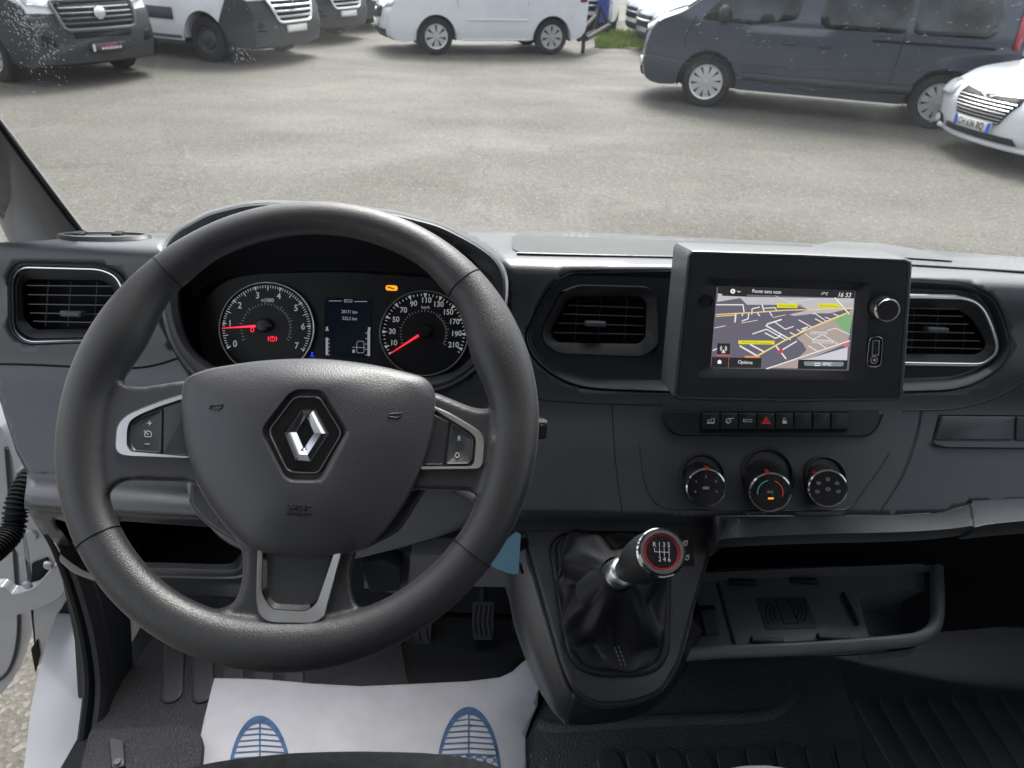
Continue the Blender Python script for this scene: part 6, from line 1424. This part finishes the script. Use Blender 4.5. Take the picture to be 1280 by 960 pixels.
big_van('parked_van', 'white van with black bumper and oval badge grille at far left of the yard', G0(0, 103), R(-29), 'oval', style='alloy')
big_van('parked_van', 'white van with dark steel wheels and lozenge-badged chrome grille, second from the left', f1, R(-22), 'lozenge')
big_van('parked_van', 'van with dark bumper parked third in the left row, mostly hidden', G0(346, 52), R(-24), 'lozenge')
big_van('parked_van', 'van with dark bumper farthest in the left row, beside the small white van', G0(400, 37), R(-24), 'lozenge')

# white saloon at the right with its grille and plate
prof = arch_prof([(.90, .45), (.88, .26), (.70, .18)], [(-3.9, .30), (-4.1, .45), (-4.12, .8)], [(-4.0, 1.02), (-3.2, 1.10), (-2.4, 1.44), (-1.3, 1.46), (-.35, .96), (.40, .86), (.80, .73), (.90, .60)], .22, 3.05, .37, .335)
fc_ = G0(1232, 200)
hd2 = R(-167)
_X = V((math.cos(hd2), math.sin(hd2), 0)); _o = Pz(1220, 154, .40)-_X*1.08; _o.z = 0; _cf = _o+V((-_X.y, _X.x, 0))*.91
c = Car('saloon_car', 'white saloon with chrome barred grille and number plate at the right edge', 'car', None, WHP, prof, .93, .9, 3.05, .335, _cf, hd2, near='left', bow=.2, ntaper=.14)
c.shell('body', c.prof, WHP); c.base(); c.arches(.375); c.wheels('alloy', .235, spokes=10)
for sd in (1, -1):
    c.front('headlight', [(sd*.56, .60), (sd*.84, .58), (sd*.84, .74), (sd*.66, .76), (sd*.56, .72)], LAMPG, .02, r=.06)
    c.front('fog_lamp', [(sd*.62, .28), (sd*.80, .30), (sd*.80, .38), (sd*.66, .37)], BLK, .02)
    mb = c.mb(); mb.lathe(c.fp(sd*.72, .33, .02), (1, 0, 0), [(.045, 0), (.04, .03), (0, .034)], 16); mb.build('lamp_lens', LAMPG, c.t)
c.front('grille', [(-.30, .44), (.30, .44), (.42, .66), (.40, .72), (.12, .70), (.0, .66), (-.12, .70), (-.40, .72), (-.42, .66)], BLK, .015, r=.03)
for k in range(7):
    z = .46+k*.033; ww = .30+(z-.44)*.5; mb = c.mb(); mb.tube([c.fp(y/10*ww, z, .03) for y in range(-10, 11)], .0055, 6); mb.build('grille_bar', CHR, c.t)
mb = c.mb(); o_ = c.fp(0, .70, .03); mb.tube([o_+V((0, -.10, .02)), o_+V((0, 0, 0)), o_+V((0, .10, .02))], .010, 6); mb.lathe(o_, (1, 0, 0), [(.028, 0), (.02, .015), (0, .016)], 14); mb.build('badge', CHRB, c.t)
c.front('lower_grille', [(-.52, .27), (.52, .27), (.48, .33), (-.48, .33)], BLK, .015, r=.02)
lip_ = c.mb(); lip_.tube([c.fp(y/10*.84, .22, .02) for y in range(-10, 11)], .03, 8); lip_.build('front_lip', WHP, c.t)
pl_ = c.front('number_plate', [(-.26, .345), (.26, .345), (.26, .455), (-.26, .455)], MT['plate_white'], .045, r=.008)
for y in (-.24, .24): mb = c.mb(); mb.box(c.fp(y, .40, .058), .004, .05, .105); mb.build('plate_band', mat('plate_blue', (.02, .10, .55), .5), pl_)
mb = c.mb(); q = [c.fp(y, z, .058) for y, z in ((-.2, .40), (.2, .40))]; X_ = V((0, 1, 0)); frp = Fr(c.fp(0, .40, .060), V((1, 0, 0)), V((0, 1, 0)))
frp.u = V((0, 1, 0)); frp.v = V((0, 0, 1)); frp.n = V((1, 0, 0)); text_geo(mb, frp, 'CH 636 BQ', 0, 0, 0, .0, uv=(0, 0), h=.072, sx=.78, thick=.01); mb.build('plate_lettering', BLK, pl_)

# more parked vehicles, partly hidden
def bgcar(name, label, cat, f0, hd, paint, near='left', van_=False, group=None):
    if van_: prof = arch_prof([(.9, .5), (.86, .28), (.7, .24)], [(-3.9, .34), (-4.1, .5)], [(-4.08, 2.1), (-3.4, 2.25), (-1.3, 2.25), (-.7, 2.1), (.3, 1.3), (.75, 1.1), (.88, .8)], .3, 3.2, .42, .34)
    else: prof = arch_prof([(.86, .48), (.84, .26), (.64, .20)], [(-3.3, .30), (-3.45, .5), (-3.45, .95)], [(-3.3, 1.3), (-2.9, 1.5), (-1.2, 1.53), (-.4, 1.08), (.45, .98), (.78, .84), (.86, .66)], .24, 2.6, .37, .32)
    c = Car(name, label, cat, group, paint, prof, .98 if van_ else .88, 1.1 if van_ else .92, 3.2 if van_ else 2.6, .33, f0, hd, near=near)
    c.shell('body', c.prof, paint, step=.16); c.base(); c.arches(); c.wheels('alloy', .21, spokes=7)
    for sd in (1, -1):
        c.side('side_window', [(-.3, 1.02), (-1.0, 1.42), (-2.6, 1.42), (-2.8, 1.02)] if not van_ else [(.0, 1.35), (-.6, 1.95), (-1.2, 1.95), (-1.2, 1.3)], CGL, sd)
        c.front('headlight', [(sd*.5, .66), (sd*.8, .70), (sd*.8, .84), (sd*.55, .80)], LAMPG, .02)
    z0, z1 = (1.12, 1.44) if not van_ else (1.38, 2.0)
    c.front('windscreen', [(-.62, z0), (.62, z0), (.55, z1), (-.55, z1)], CGL, .012)
    c.front('grille', [(-.38, .50), (.38, .50), (.42, .72), (-.42, .72)], BLK, .016); c.front('grille_bar', [(-.42, .60), (.42, .60), (.42, .64), (-.42, .64)], CHR, .03, r=.01); c.front('lower_grille', [(-.6, .26), (.6, .26), (.6, .40), (-.6, .40)], BLK, .014)
    return c
bgcar('hatchback_car', 'silver hatchback nose showing just left of the dark minibus', 'car', G0(874, 73), hd=R(-168), paint=SIL)
bgcar('hatchback_car', 'white hatchback behind the silver one, left of the dark minibus', 'car', G0(852, 57), hd=R(-168), paint=WHP)
bgcar('panel_van', 'white van far back above the strip of grass', 'van', G0(770, 38), hd=R(-95), paint=WHP, van_=True)
bgcar('panel_van', 'white van behind the tail of the dark minibus at right', 'van', G0(1330, 92), hd=R(-178), paint=WHP, van_=True)

# ================================================================== rain drops on the windscreen
dr = random.Random(11)
mb = MB()
def drop(px, py, r_, el=1.0, tilt=0.0):
    q = glass_hit(px, py); X = V((1, 0, 0)); Yg = GDIR; Xr = X*math.cos(tilt)+Yg*math.sin(tilt); Yr = -X*math.sin(tilt)+Yg*math.cos(tilt); n = X.cross(Yg)
    mb.sphere(q+V((0, .002, 0)), r_, 7, 4, Xr, Yr, n, sc=(1, el, .5))
for i in range(240):
    px, py = dr.uniform(60, 1280), abs(dr.gauss(0, 95))
    if py < 270: drop(px, py, dr.uniform(.0003, .0007), dr.uniform(.8, 1.6))
for i in range(90):
    px, py = dr.uniform(860, 1280), dr.uniform(0, 170); drop(px, py, dr.uniform(.00035, .00055), dr.uniform(2.5, 6.5), -1.0)
for i in range(520):
    t = dr.random(); px = dr.gauss(16+t*44, 9+9*t); py = dr.uniform(0, 100)*t+dr.uniform(0, 25); drop(px, py, dr.uniform(.0002, .0006), dr.uniform(.7, 4.0), dr.uniform(-.4, .9))
for i in range(60): drop(dr.gauss(298, 9), dr.uniform(60, 78), dr.uniform(.0003, .0005), dr.uniform(1, 6))
mb.build('rain_drops', glassmat('water_drop', (.80, .83, .85), 1.0, haze=.03, rough=.03), kind='stuff', label='fine rain drops scattered over the windscreen', cat='water')
